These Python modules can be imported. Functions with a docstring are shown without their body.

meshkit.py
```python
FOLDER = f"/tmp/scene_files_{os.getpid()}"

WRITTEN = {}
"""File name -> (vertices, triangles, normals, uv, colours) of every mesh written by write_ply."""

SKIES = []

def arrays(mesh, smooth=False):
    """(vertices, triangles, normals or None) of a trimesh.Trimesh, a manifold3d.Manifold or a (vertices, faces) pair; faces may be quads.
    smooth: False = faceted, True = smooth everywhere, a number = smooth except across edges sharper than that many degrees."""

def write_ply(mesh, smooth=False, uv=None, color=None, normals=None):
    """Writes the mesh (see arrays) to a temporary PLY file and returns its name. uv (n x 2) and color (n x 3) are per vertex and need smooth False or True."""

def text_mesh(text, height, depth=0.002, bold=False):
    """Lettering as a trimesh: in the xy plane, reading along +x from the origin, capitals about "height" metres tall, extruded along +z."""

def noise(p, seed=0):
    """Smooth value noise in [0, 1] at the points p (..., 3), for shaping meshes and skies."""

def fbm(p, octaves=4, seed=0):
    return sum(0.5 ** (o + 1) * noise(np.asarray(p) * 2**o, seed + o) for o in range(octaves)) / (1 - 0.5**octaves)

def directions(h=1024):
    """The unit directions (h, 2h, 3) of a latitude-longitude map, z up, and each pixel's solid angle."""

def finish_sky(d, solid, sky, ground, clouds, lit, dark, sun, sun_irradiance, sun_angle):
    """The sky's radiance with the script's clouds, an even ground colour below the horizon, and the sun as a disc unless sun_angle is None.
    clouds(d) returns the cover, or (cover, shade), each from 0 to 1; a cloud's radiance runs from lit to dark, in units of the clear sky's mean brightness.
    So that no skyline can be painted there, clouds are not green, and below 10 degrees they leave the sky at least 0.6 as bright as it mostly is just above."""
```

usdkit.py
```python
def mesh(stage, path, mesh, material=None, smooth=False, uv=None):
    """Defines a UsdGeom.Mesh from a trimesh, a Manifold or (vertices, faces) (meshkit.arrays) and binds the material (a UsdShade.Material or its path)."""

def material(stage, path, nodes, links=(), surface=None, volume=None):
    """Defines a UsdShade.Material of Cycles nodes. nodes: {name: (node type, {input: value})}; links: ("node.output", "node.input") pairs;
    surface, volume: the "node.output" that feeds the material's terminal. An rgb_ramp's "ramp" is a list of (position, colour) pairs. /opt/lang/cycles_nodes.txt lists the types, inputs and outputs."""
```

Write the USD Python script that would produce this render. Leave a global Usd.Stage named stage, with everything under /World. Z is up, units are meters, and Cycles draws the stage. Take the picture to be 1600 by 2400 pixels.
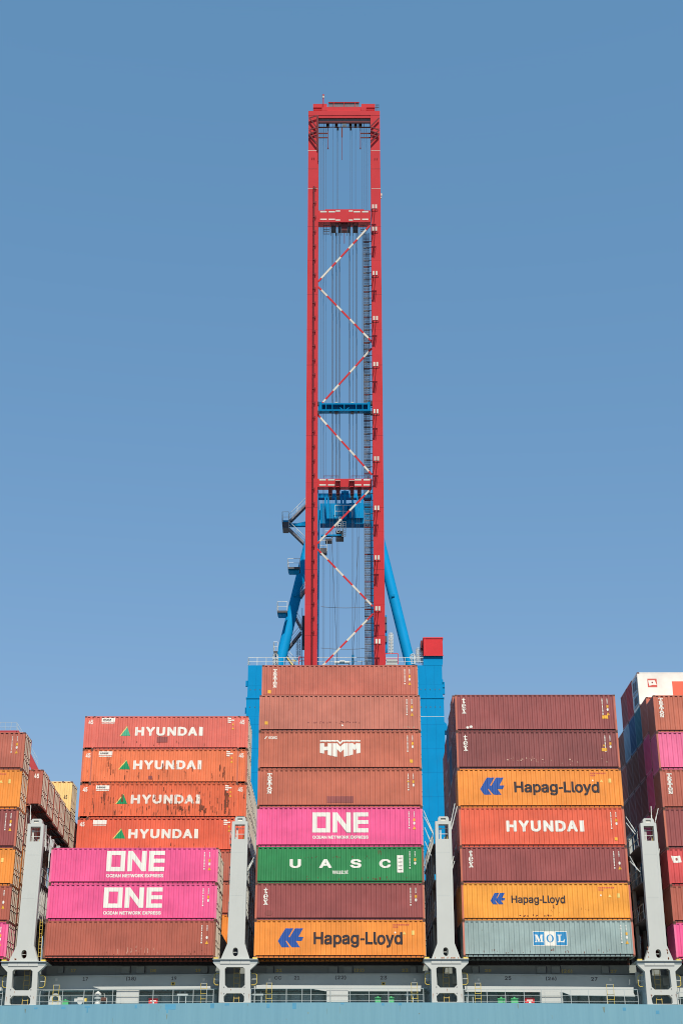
import math, random
import numpy as np
import trimesh
import usdkit, meshkit
from pxr import Usd, UsdGeom, UsdLux, UsdShade, Gf, Sdf
from shapely.geometry import Polygon, box as sbox, MultiPolygon, Point
from shapely.ops import unary_union
from shapely import affinity

stage = Usd.Stage.CreateInMemory()
UsdGeom.SetStageUpAxis(stage, UsdGeom.Tokens.z)
UsdGeom.SetStageMetersPerUnit(stage, 1.0)
UsdGeom.Xform.Define(stage, '/World')
stage.SetDefaultPrim(stage.GetPrimAtPath('/World'))
UsdGeom.Scope.Define(stage, '/World/Looks')
rnd = random.Random(7)

# ------------------------------------------------------------------ camera, sky, sun, exposure
FPX, TH, ROLL = 3400.0, 0.41512, 0.00104          # focal length in pixels of the 1600 px wide photo, pitch, roll
CAMZ = 2.5
E_A = np.array([1.0, 0, 0]); E_F = np.array([0, math.cos(TH), math.sin(TH)]); E_U = np.array([0, -math.sin(TH), math.cos(TH)])
CR, SR = math.cos(ROLL), math.sin(ROLL)
RIGHT, UP = CR * E_A - SR * E_U, SR * E_A + CR * E_U
cam = UsdGeom.Camera.Define(stage, '/World/camera')
cam.CreateHorizontalApertureAttr(24.0); cam.CreateVerticalApertureAttr(24.0 * 1024 / 682)
cam.CreateFocalLengthAttr(24.0 * FPX / 1600)
cam.CreateClippingRangeAttr(Gf.Vec2f(0.1, 20000))
M4 = Gf.Matrix4d(*RIGHT, 0, *UP, 0, *(-E_F), 0, 0, 0, CAMZ, 1)
cam.AddTransformOp().Set(M4)
EXPOSURE = 0.3
cam.CreateExposureAttr(EXPOSURE)

SUN_EL, SUN_AZ = math.radians(53), math.radians(12)   # azimuth measured from behind the camera towards the right
SUN = np.array([math.sin(SUN_AZ) * math.cos(SUN_EL), -math.cos(SUN_AZ) * math.cos(SUN_EL), math.sin(SUN_EL)])
SKY_STRENGTH, SUN_INT = 0.081, 1.22
usdkit.material(stage, '/World/Looks/sky', {
    'sky': ('sky_texture', {'sky_type': 'single_scattering', 'sun_disc': False, 'sun_elevation': SUN_EL, 'sun_rotation': math.atan2(SUN[0], SUN[1]),
                            'altitude': 0.0, 'air_density': 2.0, 'aerosol_density': 0.1, 'ozone_density': 6.0}),
    'tint': ('mix', {'mix_type': 'multiply', 'fac': 1.0, 'color2': (0.69, 0.584, 0.772)}),      # white balance of the picture
    'veil': ('mix', {'mix_type': 'add', 'fac': 1.0, 'color2': (0.42, 1.57, 2.15)}),             # thin even veil, the same in every direction
    'bg': ('background_shader', {'strength': SKY_STRENGTH})}, [('sky.color', 'tint.color1'), ('tint.color', 'veil.color1'), ('veil.color', 'bg.color')], surface='bg.background')
dome = UsdLux.DomeLight.Define(stage, '/World/sky')
dome.CreateIntensityAttr(1.0)
UsdShade.MaterialBindingAPI.Apply(dome.GetPrim()).Bind(UsdShade.Material.Get(stage, '/World/Looks/sky'))
dome.GetPrim().SetCustomDataByKey('kind', 'structure')
sun = UsdLux.DistantLight.Define(stage, '/World/sun')
sun.CreateIntensityAttr(SUN_INT); sun.CreateAngleAttr(0.53); sun.CreateNormalizeAttr(True)
sun.CreateColorAttr(Gf.Vec3f(1.0, 0.955, 0.89))
zax = SUN; xax = np.cross([0, 0, 1.0], zax); xax /= np.linalg.norm(xax); yax = np.cross(zax, xax)
sun.AddTransformOp().Set(Gf.Matrix4d(*xax, 0, *yax, 0, *zax, 0, 0, 0, 0, 1))


def ray(px, py):
    ix, iy = px - 800.0, 1200.0 - py
    return FPX * E_F + ix * RIGHT + iy * UP


def at(px, py, Y):
    """The point of the vertical plane at distance Y that stands at this place of the photograph."""
    d = ray(px, py); t = Y / d[1]
    return np.array([t * d[0], Y, CAMZ + t * d[2]])


# ------------------------------------------------------------------ materials
def lin(c):
    c = np.asarray(c, float) / 255
    return np.where(c < 0.04045, c / 12.92, ((c + 0.055) / 1.055) ** 2.4)


KC = np.array([0.73, 0.705, 0.635])                                          # paint reflectance per sunlit picture value


def paint(name, rgb, rust=0.25, rough=0.5, fade=0.15, k=None, metal=0.0, streak=0.5, seed=0.0, spec=0.4):
    base = np.clip(lin(rgb) * (KC if k is None else k), 0.004, 0.85)
    lo, hi = base * (1 - fade), np.clip(base * (1 + fade) + 0.01 * fade, 0, 0.88)
    path = f'/World/Looks/{name}'
    return usdkit.material(stage, path, {
        'geo': ('geometry', {}), 'oi': ('object_info', {}),
        'm1': ('mapping', {'scale': (1, 1, 1), 'location': (seed, seed * 1.7, 0)}),
        'n1': ('noise_texture', {'scale': 0.55, 'detail': 4.0, 'roughness': 0.6}),
        'r1': ('rgb_ramp', {'ramp': [(0.3, tuple(lo)), (0.7, tuple(hi))]}),
        'm2': ('mapping', {'scale': (5.5, 5.5, 0.55), 'location': (seed * 2, 0, seed)}),
        'n2': ('noise_texture', {'scale': 1.0, 'detail': 5.0, 'roughness': 0.65}),
        'r2': ('rgb_ramp', {'ramp': [(0.50, (0, 0, 0)), (0.74, (1, 1, 1))]}),
        'n3': ('noise_texture', {'scale': 0.35, 'detail': 3.0}),
        'r3': ('rgb_ramp', {'ramp': [(0.42, (0, 0, 0)), (0.66, (1, 1, 1))]}),
        'mul': ('math', {'math_type': 'multiply'}),
        'mul2': ('math', {'math_type': 'multiply', 'value2': streak}),
        'rc': ('mix', {'mix_type': 'mix', 'color2': tuple(base * 0.55 + np.array([0.03, 0.015, 0.008]))}),
        'm4': ('mapping', {'scale': (3.4, 3.4, 0.75 if rust > 0.5 else 2.4), 'location': (seed, 0, seed * 1.3)}),
        'n4': ('noise_texture', {'scale': 1.0, 'detail': 7.0, 'roughness': 0.72}),
        'r4': ('rgb_ramp', {'ramp': [(0.67 - 0.09 * rust, (0, 0, 0)), (0.71 - 0.09 * rust, (1, 1, 1))]}),
        'mul3': ('math', {'math_type': 'multiply', 'value2': min(1.0, rust * 1.2)}),
        'rr': ('mix', {'mix_type': 'mix', 'color2': (0.075, 0.032, 0.018)}),
        'p': ('principled_bsdf', {'roughness': rough, 'metallic': metal, 'specular_ior_level': spec}),
    }, [('geo.position', 'm1.vector'), ('m1.vector', 'n1.vector'), ('n1.fac', 'r1.fac'), ('geo.position', 'm2.vector'), ('m2.vector', 'n2.vector'), ('n2.fac', 'r2.fac'),
        ('m1.vector', 'n3.vector'), ('n3.fac', 'r3.fac'), ('r2.color', 'mul.value1'), ('r3.color', 'mul.value2'), ('mul.value', 'mul2.value1'),
        ('r1.color', 'rc.color1'), ('mul2.value', 'rc.fac'), ('geo.position', 'm4.vector'), ('m4.vector', 'n4.vector'), ('n4.fac', 'r4.fac'), ('r4.color', 'mul3.value1'),
        ('rc.color', 'rr.color1'), ('mul3.value', 'rr.fac'), ('rr.color', 'p.base_color')], surface='p.BSDF')


def flat(name, albedo, rough=0.5, metal=0.0):
    return usdkit.material(stage, f'/World/Looks/{name}', {
        'geo': ('geometry', {}), 'n': ('noise_texture', {'scale': 2.5, 'detail': 4.0}),
        'r': ('rgb_ramp', {'ramp': [(0.3, tuple(np.array(albedo) * 0.86)), (0.7, tuple(np.clip(np.array(albedo) * 1.1, 0, 0.9)))]}),
        'p': ('principled_bsdf', {'roughness': rough, 'metallic': metal})},
        [('geo.position', 'n.vector'), ('n.fac', 'r.fac'), ('r.color', 'p.base_color')], surface='p.BSDF')


M = {}
for nm, rgb, rust, streak, seed in [
    ('brown', (194, 110, 92), 0.10, 0.30, 1), ('brown_light', (204, 124, 106), 0.08, 0.25, 2), ('brown_orange', (204, 114, 90), 0.08, 0.25, 3),
    ('brown_red', (188, 102, 84), 0.22, 0.5, 4), ('maroon', (160, 84, 82), 0.12, 0.3, 5), ('maroon_dark', (146, 80, 78), 0.12, 0.3, 6),
    ('pink', (250, 98, 158), 0.06, 0.15, 7), ('pink_pale', (246, 118, 164), 0.06, 0.15, 8), ('orange', (252, 156, 66), 0.10, 0.2, 9), ('yellow_orange', (252, 170, 66), 0.14, 0.25, 10),
    ('orange_red', (240, 108, 78), 0.10, 0.25, 11), ('red_faded', (232, 118, 104), 0.25, 0.35, 12), ('orange_rusty', (242, 130, 84), 0.62, 0.8, 13), ('orange_rusty_dark', (238, 116, 76), 0.78, 0.9, 14),
    ('green', (48, 140, 82), 0.30, 0.4, 15), ('grey_green', (160, 181, 182), 0.34, 0.6, 16), ('red', (222, 86, 86), 0.15, 0.3, 17), ('dark_red', (190, 60, 62), 0.15, 0.3, 18),
    ('navy', (40, 90, 140), 0.15, 0.3, 19), ('teal', (50, 120, 140), 0.15, 0.3, 20), ('pale_blue', (150, 180, 205), 0.2, 0.4, 21), ('cream', (250, 222, 150), 0.25, 0.4, 22),
    ('white_box', (250, 250, 244), 0.10, 0.15, 23), ('brown_deep', (150, 88, 66), 0.2, 0.5, 24)]:
    M[nm] = paint('paint_' + nm, rgb, rust=rust, streak=streak, seed=seed * 3.1)
M['lock_steel'] = paint('galvanised_lock_steel', (214, 204, 190), rust=0.45, streak=0.6, rough=0.42)
M['casting'] = paint('rusty_casting', (110, 70, 56), rust=0.7, rough=0.7)
M['under'] = flat('underframe_steel', (0.035, 0.03, 0.028), 0.8)
M['letter_white'] = paint('letter_white', (252, 250, 244), rust=0.05, streak=0.12, fade=0.05)
M['letter_aged'] = paint('letter_white_aged', (250, 244, 236), rust=0.55, streak=0.3, fade=0.05)
M['letter_dark'] = paint('letter_dark', (62, 52, 56), rust=0.0)
M['letter_blue'] = paint('letter_blue', (44, 92, 178), rust=0.05)
M['letter_sky'] = paint('letter_sky_blue', (54, 150, 210), rust=0.05)
M['letter_green'] = paint('letter_green', (24, 160, 102), rust=0.25)
M['letter_green_pale'] = paint('letter_green_pale', (84, 188, 150), rust=0.15)
M['letter_yellow'] = paint('letter_yellow', (252, 190, 60), rust=0.05)
M['letter_cream'] = paint('letter_cream', (252, 222, 130), rust=0.2)
M['letter_red'] = paint('letter_red', (214, 96, 84), rust=0.1)
M['rust_stain'] = paint('rust_stain', (122, 64, 42), rust=0.6, fade=0.3, rough=0.8)
M['scuff'] = paint('pale_scuff', (226, 186, 166), rust=0.1, fade=0.15)
M['charcoal'] = paint('charcoal', (62, 58, 58), rust=0.1)
M['rust_run'] = paint('rust_run', (176, 122, 92), rust=0.3, fade=0.2, rough=0.8)
M['stain'] = paint('repair_patch', (158, 86, 82), rust=0.3)
M['crane_red'] = paint('crane_red', (232, 69, 76), rust=0.05, streak=0.3, fade=0.05, rough=0.5, spec=0.15)
M['crane_red_dark'] = paint('crane_red_dark', (120, 34, 40), rust=0.1, fade=0.1)
M['crane_blue'] = paint('crane_blue', (0, 148, 212), rust=0.05, streak=0.3, fade=0.05, rough=0.5, spec=0.02)
M['crane_blue_deep'] = paint('crane_blue_deep', (0, 112, 176), rust=0.1, spec=0.02)
M['crane_white'] = paint('crane_white', (246, 240, 230), rust=0.05, streak=0.2)
M['rope'] = flat('wire_rope', (0.085, 0.09, 0.10), 0.6)
M['dark_steel'] = flat('dark_steel', (0.045, 0.045, 0.05), 0.6)
M['grating'] = flat('grey_grating', (0.15, 0.15, 0.16), 0.7)
M['rail_white'] = paint('rail_white', (228, 232, 230), rust=0.05)
M['ship_white'] = paint('ship_pale_grey', (208, 211, 209), rust=0.03, streak=0.14, fade=0.03, rough=0.45)
M['ship_grey'] = paint('ship_grey', (188, 198, 200), rust=0.02, streak=0.2, fade=0.06)
M['ship_dim'] = paint('ship_hatch_grey', (150, 158, 156), rust=0.05, streak=0.4, fade=0.1)
M['deck'] = paint('deck_green_grey', (130, 150, 146), rust=0.2)
M['yellow'] = paint('safety_yellow', (236, 206, 96), rust=0.05)
M['green_box'] = paint('valve_green', (96, 196, 130), rust=0.0)
M['fire_red'] = paint('fire_red', (232, 62, 64), rust=0.0)
M['black'] = flat('black_rubber', (0.015, 0.015, 0.017), 0.7)
M['hull'] = usdkit.material(stage, '/World/Looks/hull_pale_blue', {
    'geo': ('geometry', {}), 'm': ('mapping', {'scale': (3.0, 1, 0.10)}), 'n': ('noise_texture', {'scale': 1.0, 'detail': 6.0, 'roughness': 0.7}),
    'r': ('rgb_ramp', {'ramp': [(0.3, tuple(lin((117, 167, 190)) * KC)), (0.52, tuple(lin((123, 173, 195)) * KC)), (0.75, tuple(lin((129, 178, 198)) * KC))]}),
    'n2': ('noise_texture', {'scale': 0.12, 'detail': 2.0}), 'r2': ('rgb_ramp', {'ramp': [(0.35, (0.93, 0.97, 1.0)), (0.65, (1.0, 1.0, 0.98))]}),
    'mx': ('mix', {'mix_type': 'multiply', 'fac': 1.0}),
    'p': ('principled_bsdf', {'roughness': 0.42})},
    [('geo.position', 'm.vector'), ('m.vector', 'n.vector'), ('n.fac', 'r.fac'), ('geo.position', 'n2.vector'), ('n2.fac', 'r2.fac'), ('r.color', 'mx.color1'), ('r2.color', 'mx.color2'), ('mx.color', 'p.base_color')], surface='p.BSDF')
M['hull_mark'] = paint('hull_mark', (126, 150, 146), rust=0.3, fade=0.25)
M['touch_up'] = paint('touch_up_blue', (90, 165, 204), rust=0.0)
M['water'] = usdkit.material(stage, '/World/Looks/harbour_water', {
    'geo': ('geometry', {}), 'm': ('mapping', {'scale': (0.5, 0.9, 1)}), 'n': ('noise_texture', {'scale': 0.8, 'detail': 6.0}),
    'b': ('bump', {'strength': 0.5, 'distance': 0.3}), 'p': ('principled_bsdf', {'base_color': (0.012, 0.03, 0.032), 'roughness': 0.09})},
    [('geo.position', 'm.vector'), ('m.vector', 'n.vector'), ('n.fac', 'b.height'), ('b.normal', 'p.normal')], surface='p.BSDF')
M['quay'] = flat('quay_concrete', (0.27, 0.26, 0.24), 0.85)

# ------------------------------------------------------------------ prims
used = {}
LOC = {}


def numbered(parent, name):
    k = (parent, name); n = used.get(k, 0); used[k] = n + 1
    return name if n == 0 else f'{name}_{n:03d}'


def thing(name, label, cat, loc=(0, 0, 0), group=None, kind=None):
    path = '/World/' + numbered('/World', name)
    x = UsdGeom.Xform.Define(stage, path); x.AddTranslateOp().Set(Gf.Vec3d(*map(float, loc)))
    p = x.GetPrim()
    if label: p.SetCustomDataByKey('label', label)
    if cat: p.SetCustomDataByKey('category', cat)
    if group: p.SetCustomDataByKey('group', group)
    if kind: p.SetCustomDataByKey('kind', kind)
    LOC[path] = np.array(loc, float)
    return path


def part(parent, name, mesh, mat, smooth=False, label=None, world=False, kind=None):
    if isinstance(mesh, list):
        mesh = trimesh.util.concatenate(mesh)
    path = parent + '/' + numbered(parent, name)
    root = '/'.join(parent.split('/')[:3])
    if world:
        mesh = mesh.copy(); mesh.apply_translation(-LOC[root])
    usdkit.mesh(stage, path, mesh, M[mat], smooth=smooth)
    p = stage.GetPrimAtPath(path)
    if label: p.SetCustomDataByKey('label', label)
    if kind: p.SetCustomDataByKey('kind', kind)
    return path


def single(name, mesh, mat, label, cat, group=None, kind=None, smooth=False):
    """A thing that is one mesh, placed in world coordinates."""
    if isinstance(mesh, list):
        mesh = trimesh.util.concatenate(mesh)
    path = '/World/' + numbered('/World', name)
    usdkit.mesh(stage, path, mesh, M[mat], smooth=smooth)
    p = stage.GetPrimAtPath(path)
    for k, v in (('label', label), ('category', cat), ('group', group), ('kind', kind)):
        if v: p.SetCustomDataByKey(k, v)
    return path


def box(x0, x1, y0, y1, z0, z1):
    m = trimesh.creation.box((abs(x1 - x0), abs(y1 - y0), abs(z1 - z0)))
    m.apply_translation(((x0 + x1) / 2, (y0 + y1) / 2, (z0 + z1) / 2))
    return m


def rod(p, q, r, n=6):
    p, q = np.asarray(p, float), np.asarray(q, float)
    return trimesh.creation.cylinder(radius=r, segment=[p, q], sections=n)


def obar(p, q, w, h, up=(0, 0, 1)):
    """A square bar from p to q: w across, h along up."""
    p, q = np.asarray(p, float), np.asarray(q, float)
    d = q - p; L = np.linalg.norm(d); d /= L
    u = np.asarray(up, float); u = u - d * (u @ d); u /= np.linalg.norm(u); s = np.cross(d, u)
    m = trimesh.creation.box((L, w, h)); T = np.eye(4); T[:3, 0], T[:3, 1], T[:3, 2], T[:3, 3] = d, s, u, (p + q) / 2
    m.apply_transform(T); return m


def polys(g):
    if g.is_empty: return []
    if isinstance(g, Polygon): return [g]
    return [x for x in getattr(g, 'geoms', []) if isinstance(x, Polygon) and x.area > 1e-7]


def prism(poly, y0, y1):
    """A shape in the xz plane with thickness along y."""
    out = []
    for g in polys(poly):
        m = trimesh.creation.extrude_polygon(g, y1 - y0, engine='earcut')
        v = m.vertices
        m2 = trimesh.Trimesh(np.c_[v[:, 0], y0 + v[:, 2], v[:, 1]], m.faces[:, ::-1], process=False)
        out.append(m2)
    return trimesh.util.concatenate(out)


_txt = {}


def text_poly(s, grow=0.0, bold=False):
    """Outline of lettering, capitals 1 high."""
    k = (s, grow, bold)
    if k not in _txt:
        m = meshkit.text_mesh(s, 1.0, depth=0.1, bold=bold)
        tri = m.triangles[m.face_normals[:, 2] > 0.9]
        g = unary_union([Polygon(t[:, :2]).buffer(0.0004) for t in tri if Polygon(t[:, :2]).area > 1e-9])
        if grow: g = g.buffer(grow, join_style=2, mitre_limit=2)
        _txt[k] = g.simplify(0.006)
    return _txt[k]


def fit(g, x0, x1, z0, z1):
    a, b, c, d = g.bounds
    g = affinity.translate(g, -a, -b)
    return affinity.translate(affinity.scale(g, (x1 - x0) / (c - a), (z1 - z0) / (d - b), origin=(0, 0)), x0, z0)


def P(*pts): return Polygon(pts)
def ell(cx, cy, rx, ry): return affinity.scale(Point(cx, cy).buffer(1, 8), rx, ry)


U = unary_union
SERIF = {
    'T': U([sbox(0, .8, 1, 1), P((0, .56), (.12, .56), (.22, .8), (0, .8)), P((1, .56), (.88, .56), (.78, .8), (1, .8)), sbox(.35, 0, .65, 1), sbox(.22, 0, .78, .1)]),
    'R': U([sbox(0, 0, .46, .15), sbox(0, .86, .6, 1), sbox(.1, 0, .36, 1), ell(.55, .72, .4, .28).difference(ell(.55, .72, .14, .12)), P((.42, .46), (.7, .46), (.98, 0), (.66, 0)), sbox(.64, 0, 1, .14)]),
    'I': U([sbox(.2, 0, .8, .15), sbox(.2, .85, .8, 1), sbox(.35, 0, .65, 1)]),
    'O': ell(.5, .5, .5, .5).difference(ell(.5, .5, .2, .22)),
    'N': U([sbox(0, 0, .4, .15), sbox(0, .85, .4, 1), sbox(.6, .85, 1, 1), sbox(.1, 0, .28, 1), sbox(.72, 0, .9, 1), P((.04, 1), (.36, 1), (.9, 0), (.6, 0))]),
    't': U([P((.3, .12), (.3, .72), (.5, 1), (.62, 1), (.62, .12)), sbox(.05, .62, .95, .76), ell(.6, .14, .32, .14)]),
    'e': U([ell(.5, .5, .5, .5).difference(ell(.52, .52, .2, .38)), sbox(.15, .44, .93, .57)]).difference(sbox(.56, .28, 1.1, .44)),
    'x': U([P((.04, 1), (.4, 1), (.98, 0), (.6, 0)), P((.76, 1), (.93, 1), (.26, 0), (.08, 0)), sbox(0, .87, .46, 1), sbox(.6, .87, 1, 1), sbox(0, 0, .38, .13), sbox(.5, 0, 1, .13)]),
    'M': U([sbox(0, 0, .3, .1), sbox(.62, 0, 1, .1), sbox(0, .9, .3, 1), sbox(.7, .9, 1, 1), sbox(.1, 0, .2, 1), sbox(.7, 0, .92, 1), P((.08, 1), (.34, 1), (.56, .35), (.7, 1), (.8, 1), (.52, 0), (.44, 0))]),
    'L': U([sbox(0, 0, .9, .12), sbox(0, .9, .55, 1), sbox(.15, 0, .4, 1), P((.78, 0), (1, .38), (.9, .38), (.7, .12))]),
}
LOGO_O = U([sbox(0, 0, 410, 455)]).difference(sbox(108, 96, 310, 362))
LOGO_N = U([sbox(468, 0, 572, 455), sbox(782, 0, 886, 455), P((468, 455), (572, 455), (886, 0), (782, 0))])
LOGO_N = U([LOGO_N, P((572, 455), (468, 300), (782, 0), (886, 0), (886, 40))]).intersection(U([sbox(468, 0, 572, 455), sbox(782, 0, 886, 455), P((565, 455), (572, 455), (790, 200), (886, 90), (886, 0), (790, 0), (572, 280), (468, 400), (468, 455))]))
LOGO_E = U([sbox(942, 0, 1050, 455), sbox(942, 0, 1290, 96), sbox(942, 190, 1290, 280), sbox(942, 362, 1290, 455)])
LOGO_ONE = U([LOGO_O, LOGO_N, LOGO_E])


def flip(*pts): return Polygon([(x, -y) for x, y in pts])


LOGO_HMM = U([flip((222, 222), (690, 222), (750, 275), (805, 222), (1282, 222), (1282, 262), (825, 262), (750, 335), (675, 262), (222, 262)),
              flip((220, 305), (330, 305), (330, 395), (422, 395), (422, 305), (532, 305), (532, 636), (422, 612), (422, 490), (330, 490), (330, 582), (220, 558)),
              flip((555, 305), (665, 305), (752, 395), (850, 305), (955, 305), (955, 638), (845, 660), (845, 465), (758, 550), (665, 465), (665, 666), (555, 642)),
              flip((975, 305), (1085, 305), (1130, 345), (1175, 305), (1282, 305), (1282, 556), (1172, 580), (1172, 445), (1130, 488), (1085, 445), (1085, 606), (975, 632))])
EMBLEM = flip((450, 180), (1095, 180), (925, 490), (1110, 500), (1050, 640), (838, 640), (985, 870), (690, 870), (495, 628), (470, 650), (605, 870), (325, 870), (180, 640)).difference(
    flip((745, 178), (800, 178), (610, 510), (560, 490)))
EMBLEM = EMBLEM.buffer(0)



def word_hyundai():
    g = [fit(text_poly(c, .05, True), a, b, 0, 135) for c, a, b in (('H', 372, 510), ('Y', 536, 674), ('U', 697, 832), ('N', 862, 997), ('D', 1022, 1160), ('A', 1176, 1318))]
    return U(g + [sbox(1346, 0, 1402, 135)])


def word_hl(grow):
    return U([fit(text_poly('Hapag', grow, True), 512, 1012, -34, 120), sbox(1024, 38, 1072, 58), fit(text_poly('Lloyd', grow, True), 1080, 1488, -34, 120)])


def streaks(rng, n, x0, x1, z0, z1, w=(.03, .1), h=(.1, .7), low=1.0):
    """Ragged upright stains."""
    g = []
    for _ in range(n):
        x = rng.uniform(x0, x1); z = z0 + (z1 - z0) * rng.random() ** low; ww, hh = rng.uniform(*w), rng.uniform(*h)
        k = 6; l = [(x - ww * rng.uniform(.2, .6), z + hh * i / k) for i in range(k + 1)]; r = [(x + ww * rng.uniform(.2, .6), z + hh * i / k) for i in range(k, -1, -1)]
        p = Polygon(l + r).buffer(0)
        g.append(p)
    return U(g)


# ------------------------------------------------------------------ shipping containers
D, PITCH, W = 106.85, 2.5, 2.438                    # distance of the outermost row, row pitch, container width
L40, L45 = 12.192, 13.716
POST = 0.13


def profile(L, n, x0=POST, depth=0.046):
    xs, ys = [x0], [0.006]; p = (L - 2 * x0) / n
    for i in range(n):
        a = x0 + i * p
        for f, y in ((.19, .006), (.32, .006 + depth), (.68, .006 + depth), (.81, .006)):
            xs.append(a + f * p); ys.append(y)
    xs.append(L - x0); ys.append(.006)
    return np.array(xs), np.array(ys)


def dented(xs, ys, z0, z1, seed):
    """A corrugated wall with a few shallow dents and a slight bow."""
    R = np.random.default_rng(seed); nz = 9
    zs = np.linspace(z0, z1, nz); X, Z = np.meshgrid(xs, zs); Y = np.tile(ys, (nz, 1)).astype(float)
    edge = np.clip(np.minimum(X - xs[0], xs[-1] - X) / .6, 0, 1) * np.clip(np.minimum(Z - z0, z1 - Z) / .4, 0, 1)
    Y += .010 * edge * meshkit.noise(np.stack([X * .55 + seed * 7, Z * .8, Z * 0], -1), seed)
    for _ in range(R.integers(3, 7)):
        cx, cz, w, h, d = R.uniform(xs[0], xs[-1]), z0 + (z1 - z0) * R.beta(1.2, 2), R.uniform(.12, .45), R.uniform(.15, .45), R.uniform(.010, .028)
        Y += edge * d * np.exp(-((X - cx) / w) ** 2 - ((Z - cz) / h) ** 2)
    n = len(xs); v = np.stack([X, Y, Z], -1).reshape(-1, 3); i, j = np.meshgrid(np.arange(n - 1), np.arange(nz - 1)); a = (j * n + i).ravel()
    return trimesh.Trimesh(v, np.vstack([np.c_[a, a + 1, a + n + 1], np.c_[a, a + n + 1, a + n]]), process=False)


def sheet(xs, ys, z0, z1):
    n = len(xs)
    v = np.vstack([np.c_[xs, ys, np.full(n, z0)], np.c_[xs, ys, np.full(n, z1)]])
    i = np.arange(n - 1)
    f = np.vstack([np.c_[i, i + 1, n + i + 1], np.c_[i, n + i + 1, n + i]])
    return trimesh.Trimesh(v, f, process=False)


def painted(parent, name, g, mat, prof, lift=0.004, label=None):
    """Lettering painted on the corrugated wall: it follows every rib."""
    xs, ys = prof
    out = []
    a, b, c, d = g.bounds
    for k in range(len(xs) - 1):
        if xs[k + 1] < a or xs[k] > c: continue
        for q in polys(g.intersection(sbox(xs[k], b - 1, xs[k + 1], d + 1))):
            v, f = trimesh.creation.triangulate_polygon(q, engine='earcut')
            y = np.interp(v[:, 0], xs, ys) - lift
            out.append(trimesh.Trimesh(np.c_[v[:, 0], y, v[:, 1]], f, process=False))
    m = trimesh.util.concatenate(out)
    fn = m.face_normals[:, 1] > 0
    m.faces[fn] = m.faces[fn][:, ::-1]
    return part(parent, name, m, mat, label=label)


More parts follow.
